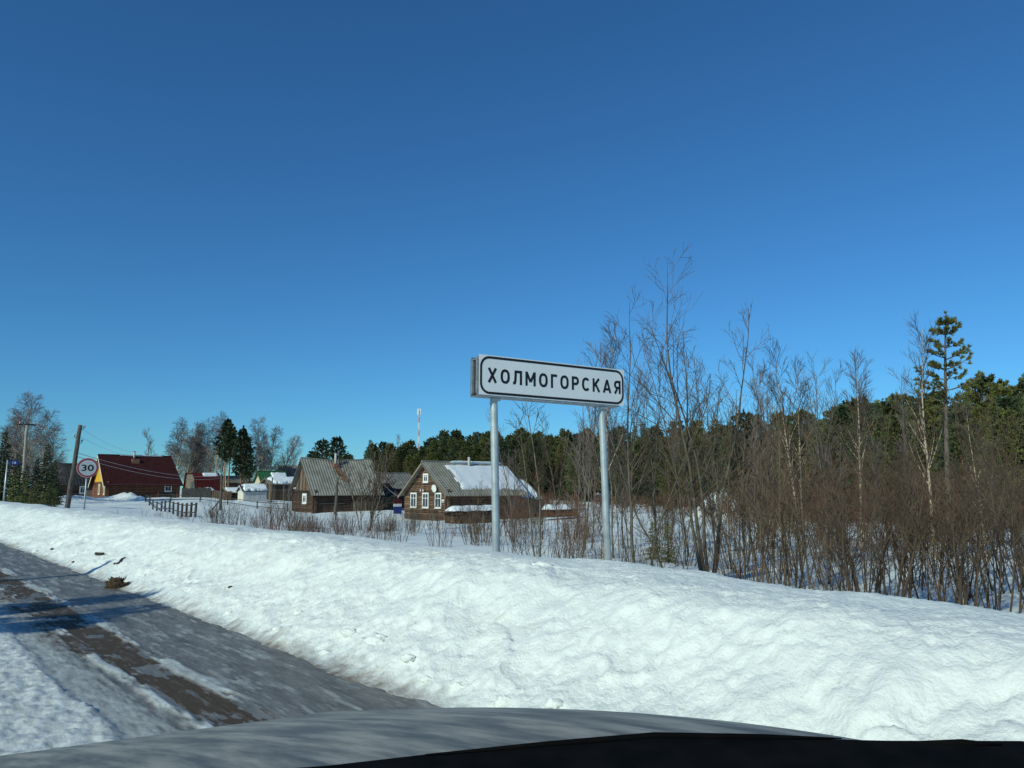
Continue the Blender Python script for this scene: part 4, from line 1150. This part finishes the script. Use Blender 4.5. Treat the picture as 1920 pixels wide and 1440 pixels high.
# --- far birches behind the village
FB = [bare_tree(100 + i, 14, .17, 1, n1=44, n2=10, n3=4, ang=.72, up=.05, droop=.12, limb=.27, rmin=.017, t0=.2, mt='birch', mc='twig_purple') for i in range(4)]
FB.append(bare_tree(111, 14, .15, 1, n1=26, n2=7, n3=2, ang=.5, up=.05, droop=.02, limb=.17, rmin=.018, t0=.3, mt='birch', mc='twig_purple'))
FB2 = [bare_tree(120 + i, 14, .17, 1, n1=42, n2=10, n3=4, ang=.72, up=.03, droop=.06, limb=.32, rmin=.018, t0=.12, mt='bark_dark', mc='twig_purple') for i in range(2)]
bl = 'tall leafless birch with pale trunk behind the village roofs'
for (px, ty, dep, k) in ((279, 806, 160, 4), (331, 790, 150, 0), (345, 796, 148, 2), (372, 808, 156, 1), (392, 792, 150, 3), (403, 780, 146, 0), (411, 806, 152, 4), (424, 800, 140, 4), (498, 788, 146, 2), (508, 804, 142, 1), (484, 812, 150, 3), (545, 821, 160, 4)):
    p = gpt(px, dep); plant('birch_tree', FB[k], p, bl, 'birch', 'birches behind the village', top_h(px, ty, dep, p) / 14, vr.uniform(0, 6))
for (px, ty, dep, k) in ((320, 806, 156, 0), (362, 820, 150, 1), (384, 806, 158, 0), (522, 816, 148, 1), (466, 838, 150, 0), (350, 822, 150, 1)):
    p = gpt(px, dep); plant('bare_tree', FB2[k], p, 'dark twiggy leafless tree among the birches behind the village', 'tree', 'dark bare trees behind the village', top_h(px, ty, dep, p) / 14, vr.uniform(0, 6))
# pines standing among them
TP = [pine(200 + i, 14, .48, .15, .42, 6, 5, .50, .10, 6, 'needle_dark', .25) for i in range(2)]
for (px, ty, dep, k) in ((419, 786, 142, 0), (428, 796, 138, 1)):
    p = gpt(px, dep); plant('pine_tree', TP[k], p, 'tall dark pine with bare lower trunk between the village birches', 'pine', 'pines among the village birches', top_h(px, ty, dep, p) / 14, vr.uniform(0, 6))
SPT = [pine(210 + i, 14, .30, .16, .38, 6, 5, .50, .10, 6, 'needle_dark', .05) for i in range(2)]
for (px, ty, dep, k) in ((452, 800, 134, 0), (461, 815, 138, 1)):
    p = gpt(px, dep); plant('pine_tree', SPT[k], p, 'dark bushy pine over the pale shed', 'pine', 'pines over the pale shed', top_h(px, ty, dep, p) / 14, vr.uniform(0, 6))
# broad dark pines behind the grey house, spruce beside
BP = [pine(220 + i, 12, .12, .24, .36, 7, 9, .36, .055, 7, 'needle_dark', .35, dome=.5) for i in range(2)]
for (px, ty, dep, k) in ((604, 822, 132, 0), (632, 819, 128, 1), (587, 846, 140, 1), (648, 850, 140, 0)):
    p = gpt(px, dep); plant('pine_tree', BP[k], p, 'broad dark green pine behind the grey house roof', 'pine', 'broad pines behind the grey house', top_h(px, ty, dep, p) / 12, vr.uniform(0, 6))
SP = [spruce(300 + i, 10, .22, .28, 8, 1.6, blade=.36, bw=.05) for i in range(3)]
p = gpt(693, 118); plant('spruce_tree', SP[0], p, 'pointed spruce between the grey house and the log house', 'spruce', None, top_h(693, 825, 118, p) / 10)

# --- birches and spruces at the far left
LB = [bare_tree(130 + i, 12, .16, 1, n1=52, n2=11, n3=4, ang=.72, up=.05, droop=.12, limb=.32, rmin=.013, t0=.08, mt='birch', mc='twig_purple') for i in range(2)]
for (px, ty, dep, k) in ((52, 742, 88, 0), (76, 776, 84, 1), (24, 790, 92, 1), (38, 772, 95, 0), (92, 800, 90, 1), (5, 800, 90, 0)):
    p = gpt(px, dep); plant('birch_tree', LB[k], p, 'leafless birch beside the tan crossarm pole', 'birch', 'birches by the crossarm pole', top_h(px, ty, dep, p) / 12, vr.uniform(0, 6))
for (px, ty, dep, k) in ((84, 832, 74, 1), (2, 806, 70, 2), (66, 860, 72, 0), (30, 846, 70, 1), (100, 862, 76, 2), (48, 872, 68, 2)):
    p = gpt(px, dep); plant('spruce_tree', SP[k], p, 'dark spruce at the roadside near the crossarm pole', 'spruce', 'spruces by the crossarm pole', top_h(px, ty, dep, p) / 10, vr.uniform(0, 6))
YS = [spruce(320 + i, 3.2, .30, .17, 7, 1.6, .04, 'needle_olive', .20, .03) for i in range(2)]
for (px, ty, dep, k) in ((92, 905, 55, 0), (70, 900, 56, 1), (48, 896, 57, 0), (26, 888, 58, 1), (82, 920, 53, 1), (104, 915, 57, 0), (60, 915, 53, 0)):
    p = gpt(px, dep); plant('young_spruce', YS[k], p, 'small olive young spruce on the verge before the dark spruces', 'spruce', 'young spruces on the verge', max(.3, top_h(px, ty, dep, p) / 3.2), vr.uniform(0, 6))

# --- forest edge
PF = [pine(400 + i, 12, .08 + .03 * i, .245, .40, 8, 9, .34, .050, 7, ('needle', 'needle_dark', 'needle', 'needle_olive', 'needle')[i], .45, dome=.55) for i in range(5)]
PY = [pine(420 + i, 8, .06, .21, .34, 6, 8, .25, .028, 8, ('needle_olive', 'needle', 'needle_olive')[i], .5, dome=.6) for i in range(3)]
line = [(690, 838), (760, 830), (800, 818), (860, 807), (930, 806), (1000, 812), (1100, 808), (1200, 802), (1300, 796), (1380, 788), (1440, 790), (1500, 778), (1600, 760), (1700, 752), (1790, 728), (1850, 704), (1980, 704)]
dl = [(690, 150), (900, 140), (1150, 120), (1300, 95), (1500, 66), (1700, 50), (1980, 38)]
def interp(tab, x):
    for (a, b), (c, d) in zip(tab, tab[1:]):
        if x <= c: return b + (d - b) * (x - a) / (c - a)
    return tab[-1][1]
count = 0
for row, (dm, hs, sp) in enumerate(((1.0, .86, .55), (1.13, .95, .6), (1.30, 1.0, .62), (1.5, 1.0, .8))):
    px = 688.0 + row * 5
    while px < 1985:
        dep = interp(dl, px) * dm * vr.uniform(.95, 1.06); y = interp(line, px)
        pos = gpt(px, dep)
        full = 1.45 + (917 - y) * dep / 1442 - pos.z
        h = full * hs * vr.uniform(.80, 1.06)
        if px < 1250:
            k = vr.randrange(8)
            if k < 5: ms, hh, nm, cat, lb = PF[k], 12, 'pine_tree', 'pine', 'dark green pine in the forest edge behind the log houses'
            else: ms, hh, nm, cat, lb = SP[k - 5], 10, 'spruce_tree', 'spruce', 'pointed dark spruce in the forest edge behind the log houses'
            g = cat + ' trees behind the log houses'
        else:
            k = vr.randrange(5)
            if k < 3: ms, hh, nm, cat, lb = PY[k], 8, 'pine_tree', 'pine', 'olive green young pine in the wood behind the bare thicket'
            elif k < 4: ms, hh, nm, cat, lb = PF[vr.randrange(5)], 12, 'pine_tree', 'pine', 'taller dark pine in the wood behind the bare thicket'
            else: ms, hh, nm, cat, lb = SP[vr.randrange(3)], 10, 'spruce_tree', 'spruce', 'pointed spruce in the wood behind the bare thicket'
            g = lb.replace('in the wood', 'trees in the wood')
        plant(nm, ms, pos, lb, cat, g, h / hh, vr.uniform(0, 6.28)); count += 1
        px += max(9, sp * .22 * h * 1442 / dep) * vr.uniform(.75, 1.25)
print('forest trees', count)
p = gpt(1394, 74); plant('pine_tree', BP[0], p, 'bushy domed pine topping the wood beside the big bare alder', 'pine', None, top_h(1394, 770, 74, p) / 12)
p = gpt(1345, 70); plant('spruce_tree', SP[2], p, 'narrow spruce beside the domed pine', 'spruce', None, top_h(1345, 782, 70, p) / 10)

# --- the lone pine above the thicket
NP = pine(509, 6.6, .57, .135, .31, 6, 7, .14, .009, 26, 'needle_olive', .22, .9, mt='bark', jit=.1, dome=.95)
p = gpt(1773, 22); plant('pine_tree', NP, p, 'tall lone pine with open whorled crown standing above the thicket', 'pine', None, top_h(1752, 586, 22, p) / 6.6, .4, (0, R(-2.6)))

# --- near bare trees
def side(dx, back, z): return (rt0 * dx + fw0 * back) * 1.0 + Vector((0, 0, z))
AL = bare_tree(603, 5.5, .036, 5, .17, n1=15, n2=5, n3=2, ang=.6, up=.03, limb=.25, rmin=.0030, t0=.28, wander=.055, mt='bark', mc='twig', tips=[side(-.16, .2, 5.35), side(.22, -.2, 4.2), side(-.50, .1, 4.3), side(-.85, -.3, 3.9), side(.75, .2, 3.0)])
p = gpt(1322, 12.6); plant('alder_tree', AL, p, 'large many stemmed leafless alder rising above the sign', 'tree', None, top_h(1300, 462, 12.6, p) / 5.15, 0)
AL2 = bare_tree(604, 4.6, .028, 3, .10, n1=13, n2=6, n3=2, ang=.55, up=.05, limb=.24, rmin=.0030, t0=.25, wander=.07, mt='bark', mc='twig', base_r=.12)
p = gpt(1196, 12.9); plant('alder_tree', AL2, p, 'slimmer leafless alder between the sign and the big alder', 'tree', None, top_h(1205, 560, 12.9, p) / 4.5, 3.0)
AL3 = bare_tree(611, 4.2, .022, 3, .16, n1=13, n2=6, n3=1, ang=.6, up=.04, limb=.28, rmin=.0030, t0=.2, wander=.08, mt='bark', mc='twig', base_r=.12)
p = gpt(1262, 14); plant('alder_tree', AL3, p, 'spreading leafless alder directly behind the big alder', 'tree', None, top_h(1250, 640, 14, p) / 4.2, 5.0)
p = gpt(1375, 14.5); plant('alder_tree', AL3, p, 'leafless alder with crooked limbs reaching out from the big alder to the thicket', 'tree', None, top_h(1370, 700, 14.5, p) / 4.2, 2.2)
SM = bare_tree(620, 3.3, .026, 2, .12, n1=12, n2=5, n3=1, ang=.55, up=.06, limb=.30, rmin=.0042, t0=.3, wander=.06, mt='bark', mc='twig', base_r=.05)
p = gpt(1017, 12.4); plant('alder_tree', SM, p, 'young leafless tree between the two sign posts', 'tree', None, top_h(985, 752, 12.4, p) / 3.2, .5)
NB = [bare_tree(640 + i, 5, .038, 1, .1, n1=26, n2=7, n3=2, ang=.5, up=.07, limb=.15, rmin=.0036, t0=.35, wander=.03, mt='birch', mc='twig') for i in range(3)]
for (px, tx, ty, dep, k, lb, cat) in ((1128, 1112, 626, 16, 0, 'slender white barked birch close to the right sign post', 'birch'),
                             (1494, 1456, 662, 17.5, 1, 'leaning white barked birch, one of a pair in the thicket', 'birch'),
                             (1500, 1480, 690, 17.7, 2, 'upright white barked birch, one of a pair in the thicket', 'birch'),
                             (1742, 1682, 622, 17, 0, 'thin leaning birch with orange white bark beside the lone pine', 'birch'),
                             (1608, 1590, 676, 20, 2, 'young birch between the birch pair and the lone pine', 'birch'),
                             (1838, 1812, 770, 16, 1, 'short pale birch right of the lone pine', 'birch')):
    p = gpt(px, dep); t = pix(tx, ty, dep) - p
    q = plant('birch_tree', NB[k], p, lb, cat, None, t.length / 5.0, 0)
    q.rotation_euler = t.to_track_quat('Z', 'Y').to_euler()
SG = [bare_tree(660 + i, 4.4, .022, 2, .11, n1=17, n2=6, n3=2, ang=.5, up=.07, limb=.20, rmin=.0034, t0=.25, wander=.05, mt='bark', mc='twig_purple' if i else 'twig', base_r=.08) for i in range(3)]
for (px, ty, dep) in ((1155, 640, 17), (1170, 690, 20), (1412, 720, 18), (1440, 700, 20), (1475, 668, 22), (1528, 700, 22), (1545, 690, 19), (1572, 705, 24), (1605, 690, 23), (1640, 735, 20), (1665, 720, 24), (1700, 690, 22), (1440, 745, 15), (1825, 740, 20), (1880, 760, 17), (1905, 730, 22), (1560, 745, 16), (1100, 640, 19), (1085, 700, 22), (1230, 650, 18), (1290, 640, 17), (1345, 660, 18), (960, 770, 24), (1050, 780, 25), (1385, 700, 22)):
    p = gpt(px, dep); plant('bare_sapling', SG[vr.randrange(3)], p, 'thin leafless sapling in the roadside thicket', 'sapling', 'saplings of the thicket', top_h(px, ty, dep, p) / 4.3, vr.uniform(0, 6))
# small tree before the grey house
SM2 = bare_tree(630, 3.4, .028, 7, .32, n1=10, n2=5, n3=1, ang=.55, up=.06, limb=.30, rmin=.008, t0=.2, wander=.06, mt='bark', mc='twig', base_r=.15)
p = gpt(686, 31); plant('willow_tree', SM2, p, 'many stemmed leafless willow in front of the grey house', 'tree', None, top_h(680, 822, 31, p) / 3.3)
# low dark conifers behind the alder
for (px, ty, dep) in ((1222, 985, 16.5), (1250, 1000, 15.5)):
    p = gpt(px, dep); plant('young_spruce', YS[0], p, 'low dark green young conifer at the foot of the alders', 'spruce', 'low conifers under the alders', max(.25, top_h(px, ty, dep, p) / 3.2), vr.uniform(0, 6))

# --- shrubs
S1 = [shrub(700 + i, 2.0, 10, .36, 8, 3, .011, .0026) for i in range(4)]
S2 = [shrub(710 + i, 2.8, 7, .34, 13, 5, .016, .0030, 'twig', .28) for i in range(4)]
S2r = [shrub(715 + i, 2.8, 9, .38, 12, 5, .012, .0038, 'twig_red', .38) for i in range(4)]
S3 = [shrub(720 + i, 1.1, 24, .36, 4, 0, .0075, .0034, 'twig_red' if i else 'twig', .5) for i in range(3)]
S4 = [shrub(730 + i, 2.6, 16, .5, 9, 3, .016, .012, 'twig_red', .8) for i in range(3)]
def put(meshes, h0, px, dep, h, label, group, name='bare_shrub'):
    p = gpt(px, dep); o = link(vr.choice(meshes), name); o.location = p; s = h / h0
    o.scale = (s * vr.uniform(.85, 1.15), s * vr.uniform(.85, 1.15), s); o.rotation_euler = (0, 0, vr.uniform(0, 6.28))
    tag(o, label, 'shrub', group)
n = 0
# front rank directly behind the bank, right of the sign
for i in range(52):
    px = 955 + (1960 - 955) * ((i + vr.random()) / 52) ** .85; dep = vr.uniform(8.6, 13) if px > 1380 else vr.uniform(11.0, 17)
    h = vr.uniform(1.2, 2.2) if px > 1380 else vr.uniform(.8, 1.5)
    put(S1 + (S2 if px > 1380 else []), 2.2, px, dep, h, 'brown leafless shrub of thin upright stems right behind the snowbank', 'shrubs right behind the bank')
# deep thicket on the right
for i in range(56):
    px = vr.uniform(1400, 1975); dep = vr.uniform(15, 30); h = dep * .05 + vr.uniform(.7, 1.45)
    if px < 1540 and vr.random() < .45: continue
    put(S2 if vr.random() < .55 else S2r, 2.8, px, dep, h, 'tall dense leafless shrub in the thicket before the olive pines', 'thicket shrubs')
for i in range(46):
    px = vr.uniform(1300, 1985); dep = vr.uniform(28, interp(dl, px) * .93 + 1); h = vr.uniform(1.6, 2.7)
    put(S2r + S4[:1], 2.8, px, dep, h, 'reddish leafless shrub at the foot of the olive pines', 'reddish shrubs at the wood edge')
# reddish scrub along the far edge of the clearing
for i in range(40):
    px = vr.uniform(930, 1420); dep = vr.uniform(78, 112) * (1 if px < 1200 else .75); h = vr.uniform(1.4, 2.6)
    put(S4, 2.6, px, dep, h, 'reddish scrub bush along the edge of the snowy clearing', 'scrub along the clearing')
# bushes in the clearing and beside the log house
for i in range(24):
    px = vr.uniform(940, 1380); dep = vr.uniform(20, 50); h = vr.uniform(.9, 1.9)
    put(S1 + S3, 1.8, px, dep, h, 'low leafless bush in the snowy clearing beyond the sign', 'bushes in the clearing')
for (px, dep, h) in ((962, 30, 2.2), (985, 32, 2.0), (950, 28, 1.7), (1005, 34, 1.7), (1075, 17, 1.3), (1060, 16, 1.2), (1092, 18, 1.4), (972, 26, 1.8)):
    put(S2r, 2.8, px, dep, h, 'dense reddish bush in front of the end of the log house', 'reddish bushes by the log house end')
# low willows between bank and houses
for i in range(68):
    px = vr.uniform(405, 945); dep = vr.uniform(17, 34); lim = 1.45 - (vr.uniform(935, 978) - 917) * dep / 1442
    p = gpt(px, dep); h = min(max(.4, lim - p.z), 1.6) * vr.uniform(.7, 1.15)
    put(S3 + S1[:1], 1.3, px, dep, h, 'low dry willow bush in the snow before the log houses', 'low willows before the houses')
for (px, dep, h) in ((520, 30, 1.35), (540, 29, 1.5), (500, 31, 1.1), (435, 42, 1.3), (450, 40, 1.1), (555, 28, 1.2), (640, 24, 1.0), (585, 27, .9), (735, 24, .9), (775, 25, .9)):
    put(S1, 2.0, px, dep, h, 'upright willow bush in front of the grey house, taller than its neighbours', 'taller willows before the grey house')
for (px, dep, h) in ((398, 50, .75), (406, 50, .7), (345, 36, .5), (352, 36, .55), (300, 38, .45)):
    put(S3[1:], 1.1, px, dep, h, 'small tuft of reddish dry stems near the low fence', 'tufts near the low fence')
W_ = [shrub(760 + i, .5, 4, .3, 1, 0, .006, .004, 'weed', .15) for i in range(2)]
for i in range(26):
    put(W_, .5, vr.uniform(185, 440), vr.uniform(26, 42), vr.uniform(.25, .55), 'dry weed stalk poking through the snow behind the bank', 'weeds behind the bank', 'dry_weed')

# --- trees across the road whose shadows fall over the carriageway
SN = spruce(340, 5.7, .22, .17, 8, 2.2, .05, 'needle_dark', .26, .06)
for (x, y, h, lb) in ((-7.6, 9.5, 6.35, 'narrow spruce on the far verge, middle of three'), (-7.5, 8.35, 6.15, 'narrow spruce on the far verge, nearest the car'), (-7.9, 7.85, 6.0, 'short narrow spruce on the far verge beside two taller ones')):
    plant('spruce_tree', SN, Vector((x, y, tz(x, y))), lb, 'spruce', None, h / 5.7, vr.uniform(0, 6))
b = Vector((-7.2, 13.1, tz(-7.2, 13.1))); wood_pole('verge_pole', b, b + Vector((0, 0, 6.5)), .12, .09, 'bare wooden pole on the opposite verge', M['pole_wood'])
# ---------------------------------------------------------------- debris on the road edge and bank
def on_bank(px, py):
    dep = 3.0
    while dep < 60:
        q = pix(px, py, dep)
        if q.x > 2.8 and q.z <= bank_z(q.x, q.y): return q
        if q.x <= 2.8 and q.z <= .01: return q
        dep += .02
    return pix(px, py, 20)
def clod(px, py, size, mat_, label, name='earth_clod', cat='clod', flat=.5, seed=1, group=None):
    p = on_bank(px, py); n, k = 22, 12; vs = []
    U, V = np.meshgrid(np.linspace(0, 2 * np.pi, n, endpoint=False), np.linspace(-np.pi / 2, np.pi / 2, k))
    x = np.cos(V) * np.cos(U); y = np.cos(V) * np.sin(U); z = np.sin(V)
    rr_ = 1 + .45 * fbm(x * 1.7 + 3 * z + seed, y * 1.7 + seed * 3, 4, seed)
    X = x * rr_ * size; Y = y * rr_ * size * .6; Z = z * rr_ * size * flat
    vs = np.stack([X, Y, Z], -1).reshape(-1, 3).tolist()
    fs = [(j * n + i, j * n + (i + 1) % n, (j + 1) * n + (i + 1) % n, (j + 1) * n + i) for j in range(k - 1) for i in range(n)]
    o = MB().add(vs, fs).build(name, mat_, None, True); o.location = (p.x, p.y, p.z + size * flat * .6); o.rotation_euler = (0, 0, R(-45))
    return tag(o, label, cat, group)
c = clod(217, 1104, .15, M['dirt'], 'dark brown clod of frozen earth at the edge of the road', flat=.68, seed=3)
rr = random.Random(2)
mbk = MB()
for i in range(40):
    a = rr.uniform(0, 6.28); d = Vector((math.cos(a), math.sin(a) * .6, rr.uniform(-.1, .7)))
    mbk.tube([d * .11, d * .16 + Vector((rr.uniform(-.05, .05), rr.uniform(-.05, .05), rr.uniform(-.02, .02)))], [.008, .003], 4)
mbk.tube([(.10, -.02, .0), (.19, -.05, .03), (.24, -.04, .05)], [.02, .014, .006], 5); mbk.tube([(.1, .02, .02), (.20, .05, .0), (.25, .07, .02)], [.016, .012, .005], 5)
mbk.build('root_fibres', M['dirt'], c)['kind'] = 'stuff'
clod(66, 1036, .06, M['snow'], 'small lump of dirty snow on the road edge', 'snow_lump', 'snow lump', .6, 5)
for i, (px, py, s) in enumerate(((98, 1031, .04), (137, 1055, .03), (432, 1103, .03))):
    clod(px, py, s, M['dirt'], 'tiny dark crumb of earth on the snow by the road', 'earth_crumb', 'crumb', .6, 11 + i, 'crumbs of earth')
def stick(pixels, r, label):
    P = [on_bank(*q) + Vector((0, 0, r)) for q in pixels]
    o = MB().tube([p - P[0] for p in P], [r * f for f in np.linspace(1, .7, len(P))], 6).build('stick', M['stick'], None, True); o.location = P[0]
    tag(o, label, 'stick')
stick([(214, 1059), (222, 1058), (228, 1050), (235, 1047)], .018, 'crooked dark stick lying on the snowbank above the earth clod')
stick([(180, 1041), (187, 1041.5), (194, 1041)], .03, 'short dark stub of wood lying flat on the snowbank')
clod(1018, 1060, .10, M['snow'], 'angular lump of snow on the bank crest between the sign posts', 'snow_lump', 'snow lump', .5, 21).location.z -= .055

for i, (px, py, sz) in enumerate(((705, 1205, .10), (655, 1188, .07), (765, 1235, .06), (860, 1290, .06), (945, 1318, .07), (610, 1225, .05), (520, 1180, .05), (1040, 1322, .06), (560, 1150, .05), (800, 1275, .045), (430, 1150, .045))):
    clod(px, py, sz, M['snow'], 'rounded lump of ploughed snow half sunk in the foot of the snowbank', 'snow_lump', 'snow lump', .55, 31 + i, 'lumps at the foot of the bank').location.z -= sz * .28

# ---------------------------------------------------------------- the car the picture is taken from
def car():
    root = empty('car', (.45, .4, 0), 0, 'grey car with dusty bonnet in the foreground', 'car')
    ox, oy = .45, .4
    zc, a, b, n_, m_, yf, xc, tlt = 1.132, .205, .058, 1.43, 3.9, 1.84, .47, -.06
    def hz(x, y):
        u = max(0, (y - .6) / (yf - .6)); v = abs(x - xc) / .9
        z = zc - a * u ** n_ - b * v ** m_ + tlt * (x - xc)
        z -= .35 * max(0, u - 1.0) ** 1.5 * 4
        w = abs(x - (xc - .02)) - .46                       # pressed crease lines
        z += .006 * math.exp(-(w / .03) ** 2) 
        return z
    def sheet(xs, ys, name, mat_, f, th=.03, smooth=True):
        nx, ny = len(xs), len(ys); vs = [(x - ox, y - oy, f(x, y)) for y in ys for x in xs] + [(x - ox, y - oy, f(x, y) - th) for y in ys for x in xs]
        m = nx * ny; fs = []
        for j in range(ny - 1):
            for i in range(nx - 1):
                k = j * nx + i; fs += [(k, k + 1, k + nx + 1, k + nx), (m + k, m + k + nx, m + k + nx + 1, m + k + 1)]
        for i in range(nx - 1): 
            fs += [(i, m + i, m + i + 1, i + 1)]; k = (ny - 1) * nx + i; fs += [(k, k + 1, m + k + 1, m + k)]
        for j in range(ny - 1):
            k = j * nx; fs += [(k, k + nx, m + k + nx, m + k)]; k = j * nx + nx - 1; fs += [(k, m + k, m + k + nx, k + nx)]
        return MB().add(vs, fs).build(name, mat_, root, smooth)
    paint, nt, bs = new_mat('dusty grey car paint'); N = nt.nodes; L = nt.links
    tc = N.new('ShaderNodeTexCoord'); mp = N.new('ShaderNodeMapping'); mp.inputs['Rotation'].default_value = (0, 0, R(-28)); mp.inputs['Scale'].default_value = (9, 1.6, 1)
    L.new(tc.outputs['Object'], mp.inputs[0]); nz = N.new('ShaderNodeTexNoise'); nz.inputs['Scale'].default_value = 2.2; nz.inputs['Detail'].default_value = 7; nz.inputs['Roughness'].default_value = .65
    L.new(mp.outputs[0], nz.inputs['Vector']); rp = N.new('ShaderNodeValToRGB'); e = rp.color_ramp.elements
    e[0].position = .36; e[0].color = (.13, .126, .11, 1); e[1].position = .62; e[1].color = (.44, .42, .36, 1)
    L.new(nz.outputs[0], rp.inputs[0]); L.new(rp.outputs[0], bs.inputs['Base Color'])
    rm = N.new('ShaderNodeMapRange'); rm.inputs[1].default_value = .3; rm.inputs[2].default_value = .7; rm.inputs[3].default_value = .45; rm.inputs[4].default_value = .85
    L.new(nz.outputs[0], rm.inputs[0]); L.new(rm.outputs[0], bs.inputs['Roughness']); bs.inputs['Metallic'].default_value = .2
    plastic = mat('black cowl plastic', (.004, .005, .006), (.008, .008, .009), .95, 20, spec=.03)
    dash = mat('dark blue dashboard', (.006, .009, .014), (.009, .012, .018), .95, 30, spec=.05)
    rubber = mat('wiper rubber', (.004, .004, .005), (.006, .006, .006), .95, 20, spec=.02)
    tyre = mat('tyre rubber', (.02, .02, .02), (.035, .033, .03), .9, 20); lamp = mat('lamp glass', (.5, .52, .53), (.45, .47, .48), .15, 5)
    half = lambda y: .86 - .20 * max(0, (y - 1.2) / .65) ** 2
    hood_ys = np.linspace(0, 1, 40)
    base = [(-.60, .98), (-.30, 1.03), (.05, 1.03), (.36, .975), (.47, .915), (.60, .865), (.71, .80), (.84, .73), (.94, .63), (1.06, .50), (1.19, .385), (1.24, .30)]
    BXS = [q[0] for q in base]; BYS = [q[1] for q in base]
    nx = 40; vs = []; fs = []
    for lay in (0, .025):
        for tt in hood_ys:
            for i in range(nx):
                x = xc + .86 * (2 * i / (nx - 1) - 1); y = np.interp(x, BXS, BYS) + .006; y = y + (1.86 - y) * tt; x = xc + half(y) * (2 * i / (nx - 1) - 1); vs.append((x - ox, y - oy, hz(x, y) - lay))
    m = nx * len(hood_ys)
    for j in range(len(hood_ys) - 1):
        for i in range(nx - 1):
            k = j * nx + i; fs += [(k, k + 1, k + nx + 1, k + nx), (m + k, m + k + nx, m + k + nx + 1, m + k + 1)]
    for i in range(nx - 1):
        fs += [(i, m + i, m + i + 1, i + 1)]; k = (len(hood_ys) - 1) * nx + i; fs += [(k, k + 1, m + k + 1, m + k)]
    for j in range(len(hood_ys) - 1):
        k = j * nx; fs += [(k, k + nx, m + k + nx, m + k)]; k = j * nx + nx - 1; fs += [(k, m + k, m + k + nx, k + nx)]
    MB().add(vs, fs).build('bonnet', paint, root, True)
    # body below the bonnet: bumper and wings
    for s in (-1, 1):
        vs = []; fs = []; ysb = np.linspace(.35, 1.9, 14)
        for y in ysb:
            xo = xc + s * (half(y) + .01); zt = hz(xo, y) - .035
            vs += [(xo - ox - s * .02, y - oy, zt), (xo - ox + s * .03, y - oy, zt - .15), (xo - ox + s * .03, y - oy, .62), (xo - ox - s * .03, y - oy, .40)]
        for j in range(len(ysb) - 1):
            for k in range(3): q = j * 4 + k; fs.append((q, q + 1, q + 5, q + 4))
        MB().add(vs, fs).build('wing', paint, root, True)
        w = MB()
        w.tube([(xc - ox + s * .62, 1.15 - oy, .33), (xc - ox + s * .84, 1.15 - oy, .33)], .33, 24); wheel = w.build('wheel', tyre, root, True)
        MB().tube([(xc - ox + s * .841, 1.15 - oy, .33), (xc - ox + s * .85, 1.15 - oy, .33)], .21, 20).build('rim', M['galv'], wheel)
        MB().box((xc - ox + s * .42 - .14, 1.885 - oy, .66), (xc - ox + s * .42 + .14, 1.93 - oy, .80)).build('headlight', lamp, root)
    MB().box((xc - ox - .70, 1.80 - oy, .28), (xc - ox + .70, 1.97 - oy, .62)).build('bumper', plastic, root)
    MB().box((xc - ox - .26, 1.87 - oy, .64), (xc - ox + .26, 1.915 - oy, .80)).build('grille', plastic, root)
    # scuttle panel at the foot of the windscreen: a strip along the curved screen base
    base = [(-.60, .98), (-.30, 1.03), (.05, 1.03), (.36, .975), (.47, .915), (.60, .865), (.71, .80), (.84, .73), (.94, .63), (1.06, .50), (1.19, .385), (1.24, .30)]
    cz = lambda x: 1.112 + .010 * min(1, max(0, (x - .6) / .5))
    vs = []; fs = []
    for (x, y) in base: vs += [(x - ox, y - oy, cz(x)), (x - ox - .05, y - oy - .20, cz(x) - .012), (x - ox - .05, y - oy - .20, cz(x) - .10), (x - ox, y - oy, cz(x) - .10)]
    for i in range(len(base) - 1):
        k = i * 4; fs += [(k, k + 1, k + 5, k + 4), (k + 3, k, k + 4, k + 7), (k + 1, k + 2, k + 6, k + 5)]
    MB().add(vs, fs).build('scuttle_panel', plastic, root)
    # dashboard top
    vs = []; fs = []
    for (x, y) in base: vs += [(x - ox - .055, y - oy - .205, cz(x) - .004), (x - ox - .10, y - oy - .60, cz(x) + .01 - .05), (x - ox - .10, y - oy - .62, cz(x) - .35)]
    for i in range(len(base) - 1):
        k = i * 3; fs += [(k, k + 1, k + 4, k + 3), (k + 1, k + 2, k + 5, k + 4)]
    MB().add(vs, fs).build('dashboard', dash, root)
    # wipers lying along the screen base
    pts = [Vector((x - ox, y - oy, cz(x) + .002)) for x, y in [(.58, .865), (.72, .79), (.85, .715), (.95, .615), (1.02, .54)]]
    wp = MB().tube(pts, [.001, .004, .005, .004, .001], 6).build('wiper_blade', rubber, root, True)
    pts2 = [Vector((x - ox, y - oy, cz(x) + .000)) for x, y in [(1.08, .475), (1.12, .43), (1.155, .395)]]
    MB().tube(pts2, [.001, .006, .001], 6).build('wiper_spindle', rubber, root, True)
    # doors below the window line
    MB().box((1.275 - ox, -1.6 - oy, .35), (1.36 - ox, .34 - oy, 1.08)).build('door', paint, root)
    MB().box((-.44 - ox, -1.6 - oy, .35), (-.36 - ox, .34 - oy, 1.08)).build('door', paint, root)
car()
